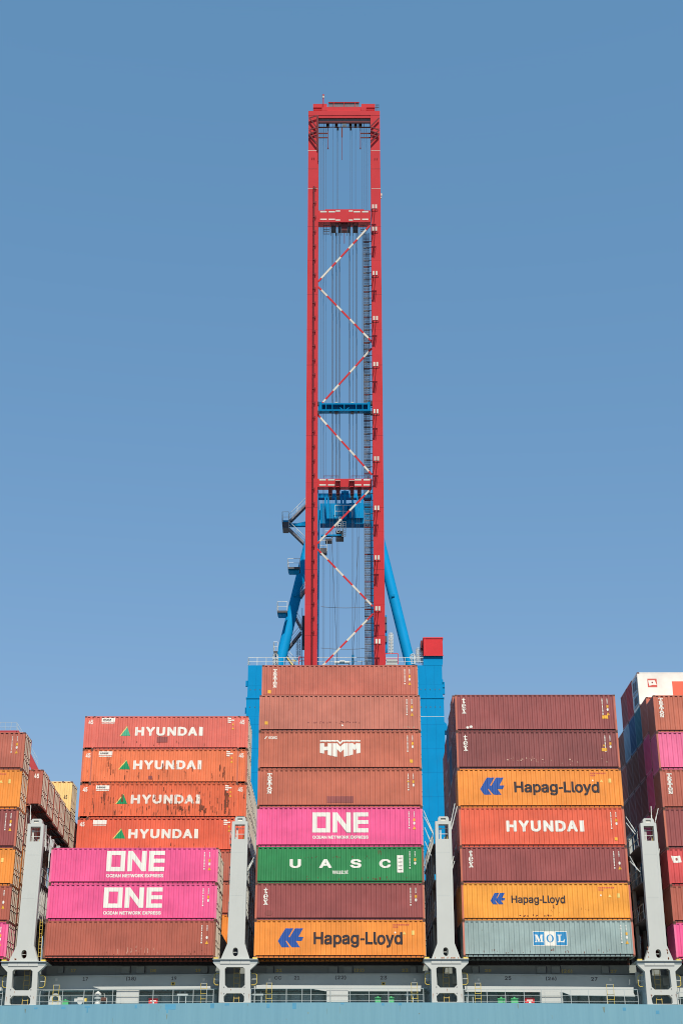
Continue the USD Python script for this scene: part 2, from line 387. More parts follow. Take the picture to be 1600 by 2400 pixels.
def container(label, X, Y, Z, L, H, mat, n=33, group=None, ext=0.0, post=None, smoothwall=False, dents=0):
    c = thing('shipping_container', label, 'container', (X, Y, Z), group)
    xs, ys = profile(L, n)
    if smoothwall:
        xs, ys = np.array([POST, L - POST]), np.array([.006, .006])
    part(c, 'side_wall', dented(xs, ys, 0.185, H - 0.055, dents) if dents and not smoothwall else sheet(xs, ys, 0.185, H - 0.055), mat, smooth=22 if dents and not smoothwall else False)
    part(c, 'rear_wall', box(POST, L - POST, W - 0.03, W - 0.01, 0.16, H - 0.05), mat)
    part(c, 'roof', box(0.03, L - 0.03, 0.03, W - 0.03, H - 0.03, H - 0.012), mat)
    part(c, 'top_rail', box(0.16, L - 0.16, 0.0, 0.06, H - 0.06, H - 0.006), mat)
    part(c, 'top_rail', box(0.16, L - 0.16, W - 0.06, W, H - 0.06, H - 0.006), mat)
    b0 = 0.16 + ext
    br = [box(b0, L - b0, 0.078, 0.09, 0.005, 0.175), box(b0, L - b0, 0.02, 0.09, 0.003, 0.018), box(0.13, L - 0.13, 0.002, 0.12, 0.174, 0.187)]
    part(c, 'bottom_rail', br, mat)
    part(c, 'bottom_rail', box(b0, L - b0, W - 0.06, W - 0.05, 0.005, 0.155), mat)
    pm = post or mat
    for sx in (0, 1):
        for sy in (0, 1):
            x0 = 0 if sx == 0 else L - POST; y0 = 0.0 if sy == 0 else W - 0.12
            part(c, 'corner_post', box(x0, x0 + POST, y0, y0 + 0.12, 0.116, H - 0.116), pm)
            for z0 in (0, H - 0.118):
                xx = -0.004 if sx == 0 else L - 0.174; yy = -0.005 if sy == 0 else W - 0.157
                part(c, 'corner_casting', box(xx, xx + 0.178, yy, yy + 0.162, z0, z0 + 0.118), 'casting')
    if ext:
        for x in (ext, L - ext - 0.12):
            part(c, 'inner_post', box(x, x + 0.12, -0.004, 0.05, 0.0, H - 0.06), pm)
            for z0 in (-0.004, H - 0.11):
                part(c, 'corner_casting', box(x - 0.03, x + 0.148, -0.008, 0.12, z0, z0 + 0.118), 'casting')
    # blank end (left) and door end (right)
    ex, ey = profile(W, 7, 0.12, 0.04)
    m = sheet(ex, ey, 0.14, H - 0.1); v = m.vertices
    m = trimesh.Trimesh(np.c_[v[:, 1], W - v[:, 0], v[:, 2]], m.faces, process=False)
    part(c, 'end_wall', m, mat)
    part(c, 'end_header', box(0.004, 0.06, 0.16, W - 0.16, H - 0.11, H - 0.004), mat); part(c, 'end_sill', box(0.004, 0.06, 0.16, W - 0.16, 0.004, 0.145), mat)
    part(c, 'door_header', box(L - 0.06, L - 0.004, 0.16, W - 0.16, H - 0.11, H - 0.004), mat); part(c, 'door_sill', box(L - 0.06, L - 0.004, 0.16, W - 0.16, 0.004, 0.145), mat)
    for k in range(2):
        y0 = 0.12 + k * (W - 0.24) / 2; y1 = y0 + (W - 0.24) / 2 - 0.02
        d = part(c, 'door', [box(L - 0.05, L - 0.03, y0, y1, 0.15, H - 0.115)] + [box(L - 0.03, L - 0.018, y0 + 0.08, y1 - 0.08, z, z + 0.3) for z in (0.3, 0.85, 1.4, 1.95)], mat)
        for f in (.25, .72):
            y = y0 + f * (y1 - y0)
            part(d, 'lock_rod', [rod((L + 0.012, y, 0.05), (L + 0.012, y, H - 0.05), 0.034, 6)] + [box(L - 0.02, L + 0.05, y - 0.09, y + 0.09, z, z + 0.07) for z in (0.12, 0.9, 1.25, H - 0.25)], 'lock_steel')
    ribs = [box(0.3 + i * 0.36, 0.36 + i * 0.36, 0.06, W - 0.06, 0.03, 0.135) for i in range(int((L - 0.6) / 0.36) + 1)]
    part(c, 'underframe', [box(0.1, L - 0.1, 0.06, W - 0.06, 0.136, 0.15)] + ribs, 'under', kind='stuff')
    return c, (xs, ys)


def copy_of(src, label, loc, group=None):
    path = '/World/' + numbered('/World', 'shipping_container')
    x = UsdGeom.Xform.Define(stage, path)
    p = x.GetPrim()
    p.GetReferences().AddInternalReference(src)
    x.GetPrim().GetAttribute('xformOp:translate')
    UsdGeom.XformCommonAPI(x).SetTranslate(Gf.Vec3d(*map(float, loc)))
    p.SetInstanceable(True)
    p.SetCustomDataByKey('label', label); p.SetCustomDataByKey('category', 'container')
    p.SetCustomDataByKey('group', group or 'containers stacked behind the outermost row')
    return path


class Front:
    """A container of which the long side shows, with marks given in pixels of the photograph."""

    count = 0

    def __init__(s, label, X, Y, Z, L, H, mat, **k):
        s.X, s.Y, s.Z, s.L, s.H = X, Y, Z, L, H
        Front.count += 1; k.setdefault('post', {'maroon': 'brown_orange', 'maroon_dark': 'brown_orange', 'brown': 'brown_orange', 'orange_rusty': 'brown_orange'}.get(mat))
        s.c, s.prof = container(label, X, Y, Z, L, H, mat, dents=Front.count, **k); s.n = 0

    def lift(s):
        s.n += 1; return .003 + .0007 * s.n

    def stains(s, g, mat='rust_stain'):
        g = g.intersection(sbox(.15, .19, s.L - .15, s.H - .07))
        if not g.is_empty: stage.GetPrimAtPath(painted(s.c, 'stains', g, mat, s.prof, s.lift())).SetCustomDataByKey('kind', 'stuff')

    def loc(s, px, py):
        p = at(px, py, s.Y); return p[0] - s.X, p[2] - s.Z

    def px(s, name, g, x0, y0, x1, y1, mat, label=None, lift=0):
        ym, xm = (y0 + y1) / 2, (x0 + x1) / 2
        a, b = s.loc(x0, ym)[0], s.loc(x1, ym)[0]
        z0, z1 = s.loc(xm, y1)[1], s.loc(xm, y0)[1]
        z0, z1 = max(z0, 0.19), min(z1, s.H - 0.06)
        painted(s.c, name, fit(g, a, b, z0, z1), mat, s.prof, s.lift(), label)

    def m(s, name, g, mat, lift=0, label=None):
        painted(s.c, name, g, mat, s.prof, s.lift(), label)

    def stack_letters(s, word, px, y0, y1, w, mat='letter_white', gap=0.04):
        """Letters set one below the other."""
        n = len(word); z1, z0 = s.loc(px, y0)[1], s.loc(px, y1)[1]; x = s.loc(px, (y0 + y1) / 2)[0]
        ww = w / 31.0; h = (z1 - z0) / n; g = []
        for i, ch in enumerate(word):
            top = z1 - i * h
            f = 1.0 if ch not in 'I' else 1.0
            g.append(fit(SERIF[ch], x - ww / 2 * f, x + ww / 2 * f, top - h * (1 - gap), top - h * gap) if ch != 't' else fit(SERIF[ch], x - ww * .42, x + ww * .42, top - h * (1 - gap), top + h * .08))
        painted(s.c, 'lettering', U(g), mat, s.prof, s.lift())

    def codes(s, kind='a', dx=0.0, dz=0.0):
        L, H = s.L, s.H
        x = L - 1.0 + dx; top = H - 0.3 + dz; g = []
        z = top
        for i in range(11):
            g.append(sbox(x - .035, z - .085, x + .035, z - .012) if i != 10 else sbox(x - .05, z - .11, x + .05, z - .012)); z -= .105
            if i in (3, 9): z -= .05
        s.m('container_number', U(g), 'letter_white')
        x2 = L - 0.62 + dx
        s.m('size_code', U([sbox(x2 - .03, top - .085 - i * .1, x2 + .03, top - .012 - i * .1) for i in range(4)]), 'letter_white')
        if kind in 'abd':
            s.m('height_mark', sbox(x2 - .07, top - .72, x2 + .07, top - .52), 'letter_yellow')
        if kind in 'abc':
            s.m('capacity_mark', ell(x2, top - .87, .075, .11), 'letter_white')
        if kind in 'ac':
            s.m('warning_triangle', P((x2 - .12, top - 1.32), (x2 + .12, top - 1.32), (x2, top - 1.08)), 'letter_yellow')

    def orange_codes(s):
        L, H = s.L, s.H
        s.m('container_number', U([sbox(L - 2.3 + i * .13, H - .36, L - 2.21 + i * .13, H - .27) for i in range(9)] + [sbox(L - 2.3 + i * .13, H - .52, L - 2.21 + i * .13, H - .43) for i in range(3)]), 'letter_red')
        s.m('warning_triangle', P((L - 1.62, H - .98), (L - 1.38, H - .98), (L - 1.5, H - .76)), 'letter_cream')
        s.m('height_mark', sbox(L - .98, H - 1.02, L - .78, H - .72), 'letter_cream')
        s.m('capacity_mark', ell(L - 2.15, H - .85, .06, .06), 'letter_white')


def zrow(px, ys, Y):
    return [at(px, y, Y)[2] for y in ys]


GAP = 0.022
# left x of every 40 ft bay, from the photograph's bottom tier
XB = {0: at(12.8, 2247, D)[0] - L40, 1: at(100.5, 2245, D)[0], 2: at(594.6, 2245, D)[0], 3: at(1086, 2243, D)[0], 4: at(1585, 2246, D)[0]}
YT = {0: (6, [2248, 2162, 2076, 1987.5, 1896, 1804, 1716]), 1: (305, [2246, 2158, 2072, 1987]), 2: (798, [2245.2, 2157, 2070.5, 1985, 1892, 1803.4, 1714.2, 1629]),
      3: (1270, [2242.6, 2157.7, 2070.3, 1985, 1893, 1802.5, 1714.3, 1627.8]), 4: (1590, [2249, 2163, 2076, 1989, 1895.5, 1803.6, 1716, 1629])}
ZT = {b: zrow(px, ys, D) for b, (px, ys) in YT.items()}


def tier(b, t):
    return ZT[b][t], ZT[b][t + 1] - ZT[b][t] - GAP


def front(b, t, label, mat, **k):
    z, h = tier(b, t)
    return Front(label, XB[b], D, z, L40, h, mat, **k)


# --- centre stack
f = front(2, 0, 'bright orange container with blue arrow emblem and dark lettering, lowest of the centre stack', 'orange', post='orange')
f.px('emblem', EMBLEM, 651, 2176.5, 711, 2221, 'letter_blue'); f.px('lettering', word_hl(.02), 734.5, 2185, 943, 2222, 'letter_dark'); f.orange_codes()
f = front(2, 1, 'dark red-brown container with vertical white lettering, on the lowest orange one of the centre stack', 'maroon')
f.stack_letters('tex', 622.5, 2082, 2122, 10); f.codes('b'); f.m('repair_patch', ell(1.0, .5, .28, .2), 'stain')
f = front(2, 2, 'green container with four wide-spaced white letters and rust marks, centre stack', 'green', post='brown_deep')
for ch, a, b in (('U', 678.6, 705), ('A', 747.6, 777.3), ('S', 820.3, 847), ('C', 888.6, 915.4)):
    f.px('lettering', text_poly(ch, .035, True), a, 2014, b, 2035, 'letter_white')
f.px('web_address', text_poly('www.uasc.net', .0, True), 778.6, 2039.5, 815, 2049.5, 'letter_white')
f.stains(U([streaks(random.Random(9), 22, 3.2, 8.6, 1.78, 1.9, (.02, .07), (.02, .07)), streaks(random.Random(10), 16, 2.2, 11, .2, .5, (.02, .06), (.03, .14)), streaks(random.Random(11), 5, 8.4, 9.0, .18, .3, (.06, .14), (.06, .14)), streaks(random.Random(12), 5, 8.9, 9.2, 2.0, 2.3, (.03, .06), (.15, .3))]))
f.px('notice_panel', sbox(0, 0, 1, 1), 930.3, 2005, 944.7, 2045.5, 'letter_white')
for y in (2012, 2021, 2030, 2039): f.px('notice_line', sbox(0, 0, 1, 1), 933, y - .8, 942, y + .8, 'letter_dark', lift=.008)
f.codes('b')
f = front(2, 3, 'pink container with white block lettering directly above the green one, centre stack', 'pink', post='pink_pale')
f.px('lettering', LOGO_ONE, 731.8, 1904.5, 863, 1951.5, 'letter_white'); f.px('small_lettering', text_poly('OCEAN NETWORK EXPRESS', .035, True), 732, 1959, 863, 1966.5, 'letter_white'); f.codes('a')
f = front(2, 4, 'brown container with a dark repair patch low in its middle, above the centre pink one', 'brown_orange')
f.stack_letters('TRITON', 631.5, 1812, 1860.5, 11); f.codes('b'); f.px('repair_patch', sbox(0, 0, 1, 1), 766, 1866.5, 828, 1882, 'stain', lift=.003)
f.px('warning_triangle', P((0, 0), (1, 0), (.5, 1)), 953, 1829, 959.5, 1833.5, 'letter_yellow')
f = front(2, 5, 'brown container with large white winged three-letter logo, centre stack', 'brown_orange')
f.px('logo', LOGO_HMM, 749.7, 1734.8, 844.6, 1774.3, 'letter_white'); f.px('small_lettering', text_poly('KOBC', .03, True), 629, 1726, 649.5, 1732.5, 'letter_white')
f.px('small_emblem', P((0, 0), (.35, .1), (1, 1), (.6, .9)), 619, 1725.5, 627, 1733, 'letter_white'); f.codes('b'); f.px('height_mark', sbox(0, 0, 1, 1), 960, 1780.5, 967, 1788, 'letter_yellow')
f = front(2, 6, 'pale brown container without lettering, with a yellow square, second from the top of the centre', 'brown_light')
f.codes('a'); f.px('height_mark', sbox(0, 0, 1, 1), 620.5, 1691, 627.5, 1698.5, 'letter_yellow')
f.stains(streaks(random.Random(6), 8, 10.9, 11.9, .24, .36, (.06, .16), (.02, .06)), 'scuff'); f.stains(streaks(random.Random(7), 22, 3.6, 8.4, .62, .74, (.08, .2), (.03, .07)), 'stain'); f.stains(streaks(random.Random(8), 2, 6.2, 6.5, .3, .4, (.08, .12), (.1, .14)), 'letter_white')
ztop = at(798, 1559, D + PITCH)[2]
f = Front('brown container at the very top of the centre stack, just below the crane boom', XB[2], D + PITCH, ztop - 2.591, L40, 2.591, 'brown')
f.stack_letters('TRITON', 644.5, 1568, 1612, 9.6); f.codes('a'); f.px('height_mark', sbox(0, 0, 1, 1), 627.5, 1617.5, 634.5, 1625, 'letter_yellow')

# --- right stack
f = front(3, 0, 'pale grey-green container with a blue and white sign, lowest right of the crane', 'grey_green', post='brown_light')
f.stains(U([streaks(random.Random(13), 16, .6, 11.6, .18, .4, (.02, .07), (.04, .16)), streaks(random.Random(14), 5, 6.2, 8.2, .2, .45, (.03, .08), (.06, .2))]))
f.px('sign_field', sbox(0, 0, 1, 1), 1248.5, 2183.5, 1329, 2217.5, 'letter_white')
for a, b in ((1249.7, 1275), (1302.5, 1327.8)): f.px('sign_square', sbox(0, 0, 1, 1), a, 2185, b, 2216, 'letter_sky', lift=.008)
f.px('lettering', SERIF['M'], 1252.5, 2191.5, 1272.5, 2209, 'letter_white', lift=.012); f.px('lettering', ell(.5, .5, .5, .5).difference(ell(.5, .5, .26, .43)), 1280, 2191, 1297.5, 2209.5, 'letter_sky', lift=.012)
f.px('lettering', SERIF['L'], 1306, 2191.5, 1324, 2209, 'letter_white', lift=.012); f.codes('a', dx=.1)
f = front(3, 1, 'yellow-orange container with small emblem and small lettering, above the grey-green one', 'yellow_orange', post='brown_orange')
f.px('emblem', EMBLEM, 1149, 2093.5, 1183.5, 2120, 'letter_blue'); f.px('lettering', word_hl(.006), 1198, 2099.5, 1324, 2122, 'letter_dark'); f.orange_codes()
f.stains(U([streaks(random.Random(17), 12, 4, 6.6, .2, .34, (.05, .14), (.04, .12)), streaks(random.Random(18), 10, 6, 9.5, .4, 1.0, (.02, .05), (.03, .2))]))
f = front(3, 2, 'dark red-brown container between an orange-red and a yellow-orange one, stack right of the crane', 'maroon')
f.stack_letters('tex', 1103, 1994, 2034, 10); f.codes('c')
f = front(3, 3, 'orange-red container with heavy white lettering in its middle, stack right of the crane', 'orange_red', post='brown_orange')
f.px('lettering', word_hyundai(), 1186, 1923.5, 1368, 1949.5, 'letter_white'); f.codes('b'); f.px('height_mark', sbox(0, 0, 1, 1), 1440, 1963, 1447, 1970, 'letter_yellow')
f = front(3, 4, 'orange container with large blue emblem and dark lettering, higher one right of the crane', 'orange', post='orange')
f.px('emblem', EMBLEM, 1124.5, 1823, 1181.5, 1863, 'letter_blue'); f.px('lettering', word_hl(.02), 1204.5, 1832, 1404, 1864.5, 'letter_dark'); f.orange_codes()
f = front(3, 5, 'dark red-brown container directly over the large-emblem orange one right of the crane', 'maroon_dark')
f.stack_letters('tex', 1090.5, 1723.5, 1761, 9.8); f.codes('b'); f.px('height_mark', sbox(0, 0, 1, 1), 1409.5, 1753.5, 1422, 1761, 'letter_yellow'); f.px('warning_triangle', P((0, 0), (1, 0), (.5, 1)), 1412, 1744, 1418, 1749.5, 'letter_yellow')
f.stains(streaks(random.Random(5), 22, 3.6, 11.4, .25, .8, (.03, .14), (.02, .10)), 'scuff'); f.stains(streaks(random.Random(15), 3, 4.2, 6, .5, 1.2, (.01, .02), (.2, .4)), 'scuff')
f = front(3, 6, 'dark red-brown container with two white scuffs low on its left, topmost right of the crane', 'maroon')
f.stack_letters('tex', 1086.5, 1636.5, 1673, 9.6); f.codes('a'); f.px('height_mark', sbox(0, 0, 1, 1), 1411, 1677, 1424.5, 1684.5, 'letter_yellow')
f.m('scuff', U([ell(.88, .30, .10, .09), ell(1.14, .36, .12, .1)]), 'letter_white')

# --- near left stack
f = front(1, 0, 'plain red-brown container on the bottom below two pink ones', 'brown_red', post='brown_deep'); f.codes('c')
f.stains(streaks(random.Random(3), 16, 5.2, 8.5, .25, .7, (.015, .04), (.05, .35)), 'scuff'); f.stains(streaks(random.Random(4), 12, 3, 11.5, .18, .5, (.03, .1), (.04, .15)))
f = front(1, 1, 'pink container with white block lettering, lower of the two left pink ones', 'pink', post='pink_pale')
f.px('lettering', LOGO_ONE, 243, 2080.5, 380, 2128.5, 'letter_white'); f.px('small_lettering', text_poly('OCEAN NETWORK EXPRESS', .035, True), 241.5, 2136.5, 377, 2144.5, 'letter_white'); f.codes('b')
f = front(1, 2, 'pink container with white block lettering, upper of the two left pink ones', 'pink', post='pink_pale')
f.px('lettering', LOGO_ONE, 250, 1995, 385.5, 2042.5, 'letter_white'); f.px('small_lettering', text_poly('OCEAN NETWORK EXPRESS', .035, True), 248.5, 2049, 382.5, 2057, 'letter_white'); f.codes('a')

# --- far left stack (only its right ends are in the picture)
f = front(0, 0, 'pink container at the bottom left corner of the picture', 'pink', post='pink_pale'); f.codes('a', dx=.1)
f = front(0, 1, 'brown container above the pink one at the left edge', 'brown_red'); f.codes('c', dx=.1)
f = front(0, 2, 'orange container between two brown ones at the left edge', 'orange'); f.orange_codes()
f = front(0, 3, 'dark red-brown container below an orange one at the left edge', 'maroon'); f.codes('a', dx=.1)
f = front(0, 4, 'orange container second from the top at the left edge', 'orange'); f.orange_codes()
f = front(0, 5, 'red-brown container on top of the stack at the left edge', 'brown'); f.codes('a', dx=.05)

# --- far right stack
front(4, 0, 'pink container at the bottom right corner of the picture', 'pink', post='pink_pale')
front(4, 1, 'brown container above the pink one in the bottom right corner', 'brown_red')
f = front(4, 2, 'red container with a white flag sign at the right edge', 'red')
f.px('flag', P((0, 1), (.3, .93), (.9, .98), (1, .1), (.7, .02), (.2, .0)), 1572.5, 2006, 1596.5, 2023, 'letter_white'); f.px('flag_mark', ell(.5, .5, .5, .5), 1582.5, 2011, 1588, 2018, 'stain', lift=.008)
front(4, 3, 'plain red-brown container above the red one at the right edge', 'maroon')
f = front(4, 4, 'brown container with vertical white lettering below a pink one at the right edge', 'brown_red'); f.stack_letters('TRITON', 1569.5, 1812.5, 1861.5, 11)
front(4, 5, 'pink container between two brown ones at the right edge', 'pink_pale', post='brown')
f = front(4, 6, 'brown container with vertical white lettering, top of the outermost stack at the right edge', 'brown_orange'); f.stack_letters('TRITON', 1549.5, 1635.5, 1681.5, 11)

# --- stack of 45 ft containers five rows in, left of the crane
R5 = D + 5 * PITCH
hy = [1996, 1918, 1836.6, 1756.6, 1678.3]; hz = [at(378, y, R5)[2] for y in hy]
hx0 = at(173.5, 1918, R5)[0]; hx0 = (at(201, 1680, R5)[0] + at(181, 1918, R5)[0]) / 2
HYX, HYL = hx0, at(576, 1918, R5)[0] - hx0
hl = ['orange-red long container with a green triangle, lowest one showing behind the pink ones', 'very rusty orange long container, worn white lettering, third from top left of the crane',
      'rusty orange long container, dark green triangle, second from top left of the crane', 'faded red long container with a pale green triangle, topmost left of the crane']
HPX = {3: ((281, 306), (1701.8, 1724.7), (316.5, 475), (1704, 1724.7)), 2: ((277, 305.5), (1781, 1803.5), (312, 472), (1782.5, 1803.5)),
       1: ((270.5, 298.5), (1860.5, 1884.5), (306.5, 468), (1863, 1884)), 0: ((264, 294), (1942, 1966), (300.5, 464), (1943.5, 1965.5))}
for t in range(4):
    f = Front(hl[t], HYX, R5, hz[t], HYL, hz[t + 1] - hz[t] - GAP, ['orange_red', 'orange_rusty_dark', 'orange_rusty', 'red_faded'][t], n=34, ext=.74)
    (a, b), (c, d), (e, g), (i, j) = HPX[t]
    f.px('emblem', P((.16, 0), (1, 0), (.66, 1), (.60, .96)), a + 3, c, b, d, 'letter_green_pale' if t == 3 else 'letter_green')
    f.px('emblem_edge', P((0, 0), (.13, 0), (1, .97), (.9, 1)), a, c + 1, a + 2.5 + (b - a) * .60, d, 'letter_cream')
    f.px('lettering', word_hyundai(), e, i, g, j, 'letter_aged' if t == 1 else 'letter_white')
    y0 = hy[t + 1]
    for x in (212.5 - (y0 - 1678) * .085, 567 - (y0 - 1678) * .028):
        f.px('length_mark', text_poly('45', .03, True), x - 5, y0 + 9, x + 6, y0 + 19.5, 'letter_white')
    x = 238.5 - (y0 - 1678) * .085
    f.px('sign_field', sbox(0, 0, 1, 1), x, y0 + 4.5, x + 31.5, y0 + 14, 'letter_white')
    if t: f.px('sign_lettering', text_poly('HMM', .02, True), x + 3, y0 + 7, x + 22, y0 + 11.5, 'letter_dark', lift=.008)
    f.px('small_lettering', sbox(0, 0, 1, 1), x, y0 + 15.5, x + 30, y0 + 17.5, 'letter_white')
    x = 534 - (y0 - 1678) * .04
    for k in range(3): f.px('container_number', sbox(0, 0, 1, 1), x, y0 + 4 + k * 4.6, x + (8, 15, 7)[k], y0 + 7 + k * 4.6, 'letter_white')
    f.px('height_mark', sbox(0, 0, 1, 1), x + 10.5, y0 + 18, x + 13.5, y0 + 22.5, 'letter_yellow'); f.px('warning_triangle', P((0, 0), (1, 0), (.5, 1)), x + 9, y0 + 26.5, x + 15, y0 + 31.5, 'letter_yellow')
    R = random.Random(50 + t)
    if t == 2: f.stains(U([streaks(R, 26, .9, HYL - .9, .2, 1.3, low=1.6), streaks(R, 10, 2.1, 2.5, .5, 2.0, (.03, .07), (.2, .5)), streaks(R, 4, HYL - 2.3, HYL - 1.9, .3, 1.2, (.05, .14), (.3, .6))]))
    if t == 1: f.stains(U([streaks(R, 55, .9, HYL - .9, .2, 1.5, low=1.4), streaks(R, 9, 1.7, 2.6, .6, 2.0, (.04, .09), (.3, .7)), streaks(R, 7, HYL - 1.75, HYL - 1.5, .3, 1.7, (.12, .2), (.5, .8)), streaks(R, 14, 6.5, HYL - 2.4, .2, .8, (.06, .2), (.2, .5)), streaks(R, 14, 4, HYL - 3, 1.2, 2.3, (.04, .08), (.1, .4))]))
    if t in (0, 3): f.stains(streaks(R, 9, 3, HYL - 3, .2, .6, (.03, .08), (.06, .25)))
    if t == 3: f.px('repair_patch', sbox(0, 0, 1, 1), 367.5, 1727, 393, 1740, 'stain', lift=.003)
    if t == 2: f.px('repair_patch', sbox(0, 0, 1, 1), 347.5, 1819, 356.5, 1827, 'stain', lift=.003)

# --- rows behind, seen only by their ends
PROTO = {}
ORD = ['bottom', 'second', 'third', 'fourth', 'fifth', 'sixth', 'seventh', 'eighth']
BAYN = ['far left stack', 'stack left of the crane', 'centre stack', 'stack right of the crane', 'far right stack']
ROWN = ['', 'one row', 'two rows', 'three rows', 'four rows', 'five rows', 'six rows', 'seven rows', 'eight rows', 'nine rows', 'ten rows']
CNAME = {'brown': 'brown', 'brown_red': 'red-brown', 'brown_orange': 'orange-brown', 'brown_deep': 'dark brown', 'maroon': 'maroon', 'maroon_dark': 'dark maroon', 'orange': 'orange', 'pink': 'pink', 'navy': 'navy blue', 'teal': 'teal',
         'pale_blue': 'pale blue-grey', 'dark_red': 'dark red', 'red': 'red', 'cream': 'cream yellow', 'white_box': 'white', 'grey_green': 'grey', 'orange_red': 'orange-red', 'red_faded': 'faded red', 'brown_light': 'light brown', 'green': 'green', 'charcoal': 'charcoal grey'}


def back(b, r, t, mat, X, Z, H, L=L40, ext=0.0, extra=''):
    lab = f"{CNAME[mat]} {'long ' if ext else ''}container {ROWN[r]} in, {ORD[t]} tier of the {BAYN[b]}{extra}"
    key = (mat, round(H, 2), L)
    loc = (X, D + r * PITCH, Z)
    if key in PROTO:
        copy_of(PROTO[key], lab, loc)
    else:
        PROTO[key] = container(lab, *loc, L, round(H, 2), mat, ext=ext, group='containers stacked behind the outermost row')[0]


STEP, HS, HH = 0.60, 2.59, 2.895
ZHC = at(798, 2264, D + 2.25)[2]                       # top of the hatch covers, on which all rows but the outermost stand


def column(b, r, cols, top=None, L=L40, X=None):
    """A column of containers from the hatch cover up; heights follow the outermost stack."""
    for t, m in enumerate(cols):
        if m is None: continue
        hh = (ZT[b][7] + STEP - ZHC - .03) / 7 - GAP
        back(b, r, t, m, XB[b] if X is None else X, ZHC + .03 + t * (hh + GAP), hh, L)


# far left: 45 ft brown ones oversail the gap
zb1 = at(90, 1889, D + PITCH)[2]; zt1 = at(90, 1804, D + PITCH)[2]; H45 = round(zt1 - zb1, 2)
X45 = at(101.5, 1804, D + PITCH)[0] - L45
lowc = [['charcoal', 'brown_red', 'orange', 'maroon'], ['red', 'brown', 'brown_orange', 'brown'], ['brown_deep', 'brown', 'maroon', 'brown'], ['brown', 'maroon', 'brown_red', 'brown_deep']]
for r in range(1, 8):
    back(0, r, 4, ['brown_red', 'brown_red', 'brown', 'brown_red', 'brown', 'brown_red', 'maroon'][r - 1], X45, zb1 - .15 * (r - 1), H45, L45, .76) if r > 1 else None
    if r <= 4:
        for t in range(4): back(0, r, t, lowc[(r - 1) % 4][t], XB[0], ZHC + .03 + t * ((zb1 - ZHC - .03) / 4), (zb1 - ZHC - .03) / 4 - GAP)
f = Front('brown long container with a white length mark, oversailing the gap at far left', X45, D + PITCH, zb1, L45, H45, 'brown_red', n=34, ext=.76)
f.px('length_mark', text_poly('45', .03, True), 79.7, 1813.7, 91.6, 1824.2, 'letter_white')
zc = at(150, 1832, D + 7 * PITCH)[2]; Xc = at(170, 1834, D + 7 * PITCH)[0] - L45
f = Front('cream yellow long container standing above the brown ones at the far left', Xc, D + 7 * PITCH, zb1 - .9 + H45 + GAP, L45, zc - (zb1 - .9 + H45 + GAP), 'cream', n=34, ext=.76)
f.px('length_mark', text_poly('45', .01, True), 149, 1864, 157.5, 1873.5, 'letter_dark')

# behind the pink ones and behind the 45 ft ones
for t, m in enumerate(['charcoal', 'brown', 'maroon']): back(1, 1, t, m, XB[1], ZHC + .03 + t * (HS + GAP), HS)
hs5 = (hz[0] - ZHC - .03) / 4
for t, m in ((3, 'brown'), (2, 'brown_orange'), (1, 'orange'), (0, 'navy')):
    back(1, 5, t, m, XB[1], ZHC + .03 + t * hs5, hs5 - GAP)
for b, rows in ((1, (2, 3, 4, 6)), (2, (2, 3, 4, 5)), (3, ()), (4, (6,))):
    for r in rows: back(b, r, 0, ['maroon', 'brown', 'brown_deep'][(r + b) % 3], XB[b], ZHC + .03, HS)
for t in range(4):
    back(1, 6, t + 4, ['orange_red', 'brown_red', 'brown_light', 'brown_red'][t], HYX, hz[t], round(hz[t + 1] - hz[t] - GAP, 2), round(HYL, 3), .74)
for r in range(7, 11):
    zt = at(586.5, 1831, D + 7 * PITCH)[2]
    for t in range(3):
        h = HH; back(1, r, t + 4, ['brown', 'red_faded', 'brown_light', 'pale_blue'][(r + t) % 4], HYX, zt - (3 - t) * (h + GAP) + GAP, h, round(HYL, 3), .74)

# centre: row under the set-back top one
for t, m in enumerate(['charcoal', 'maroon', 'navy', 'brown_red', 'brown', 'maroon', 'brown_red']):
    h1 = (ztop - 2.591 - ZHC - .03) / 7; back(2, 1, t, m, XB[2], ZHC + .03 + t * h1, h1 - GAP)
# right of the crane
tops3 = {1: (1057.4, 1630), 2: (1051.6, 1664), 3: (1046, 1695), 4: (1040.6, 1729), 5: (1035.2, 1762)}
c3 = [['charcoal', 'orange', 'maroon_dark', 'brown_red', 'maroon', 'maroon_dark', 'brown'], ['maroon', 'brown_deep', 'maroon', 'dark_red', 'brown_deep', 'navy', 'maroon'],
      ['brown', 'maroon', 'brown_deep', 'maroon', 'brown', 'maroon_dark', 'navy'], ['maroon', 'brown', 'navy', 'brown_deep', 'maroon', 'brown', 'dark_red'], ['brown', 'maroon', 'brown_deep', 'maroon', 'brown_deep', 'maroon', 'brown_red']]
for r, (px, py) in tops3.items():
    zt = at(px, py, D + r * PITCH)[2]; hh = (zt - ZHC - .03) / 7 - GAP
    for t in range(7):
        back(3, r, t, c3[r - 1][t], XB[3], zt - (7 - t) * (hh + GAP) + GAP, hh)
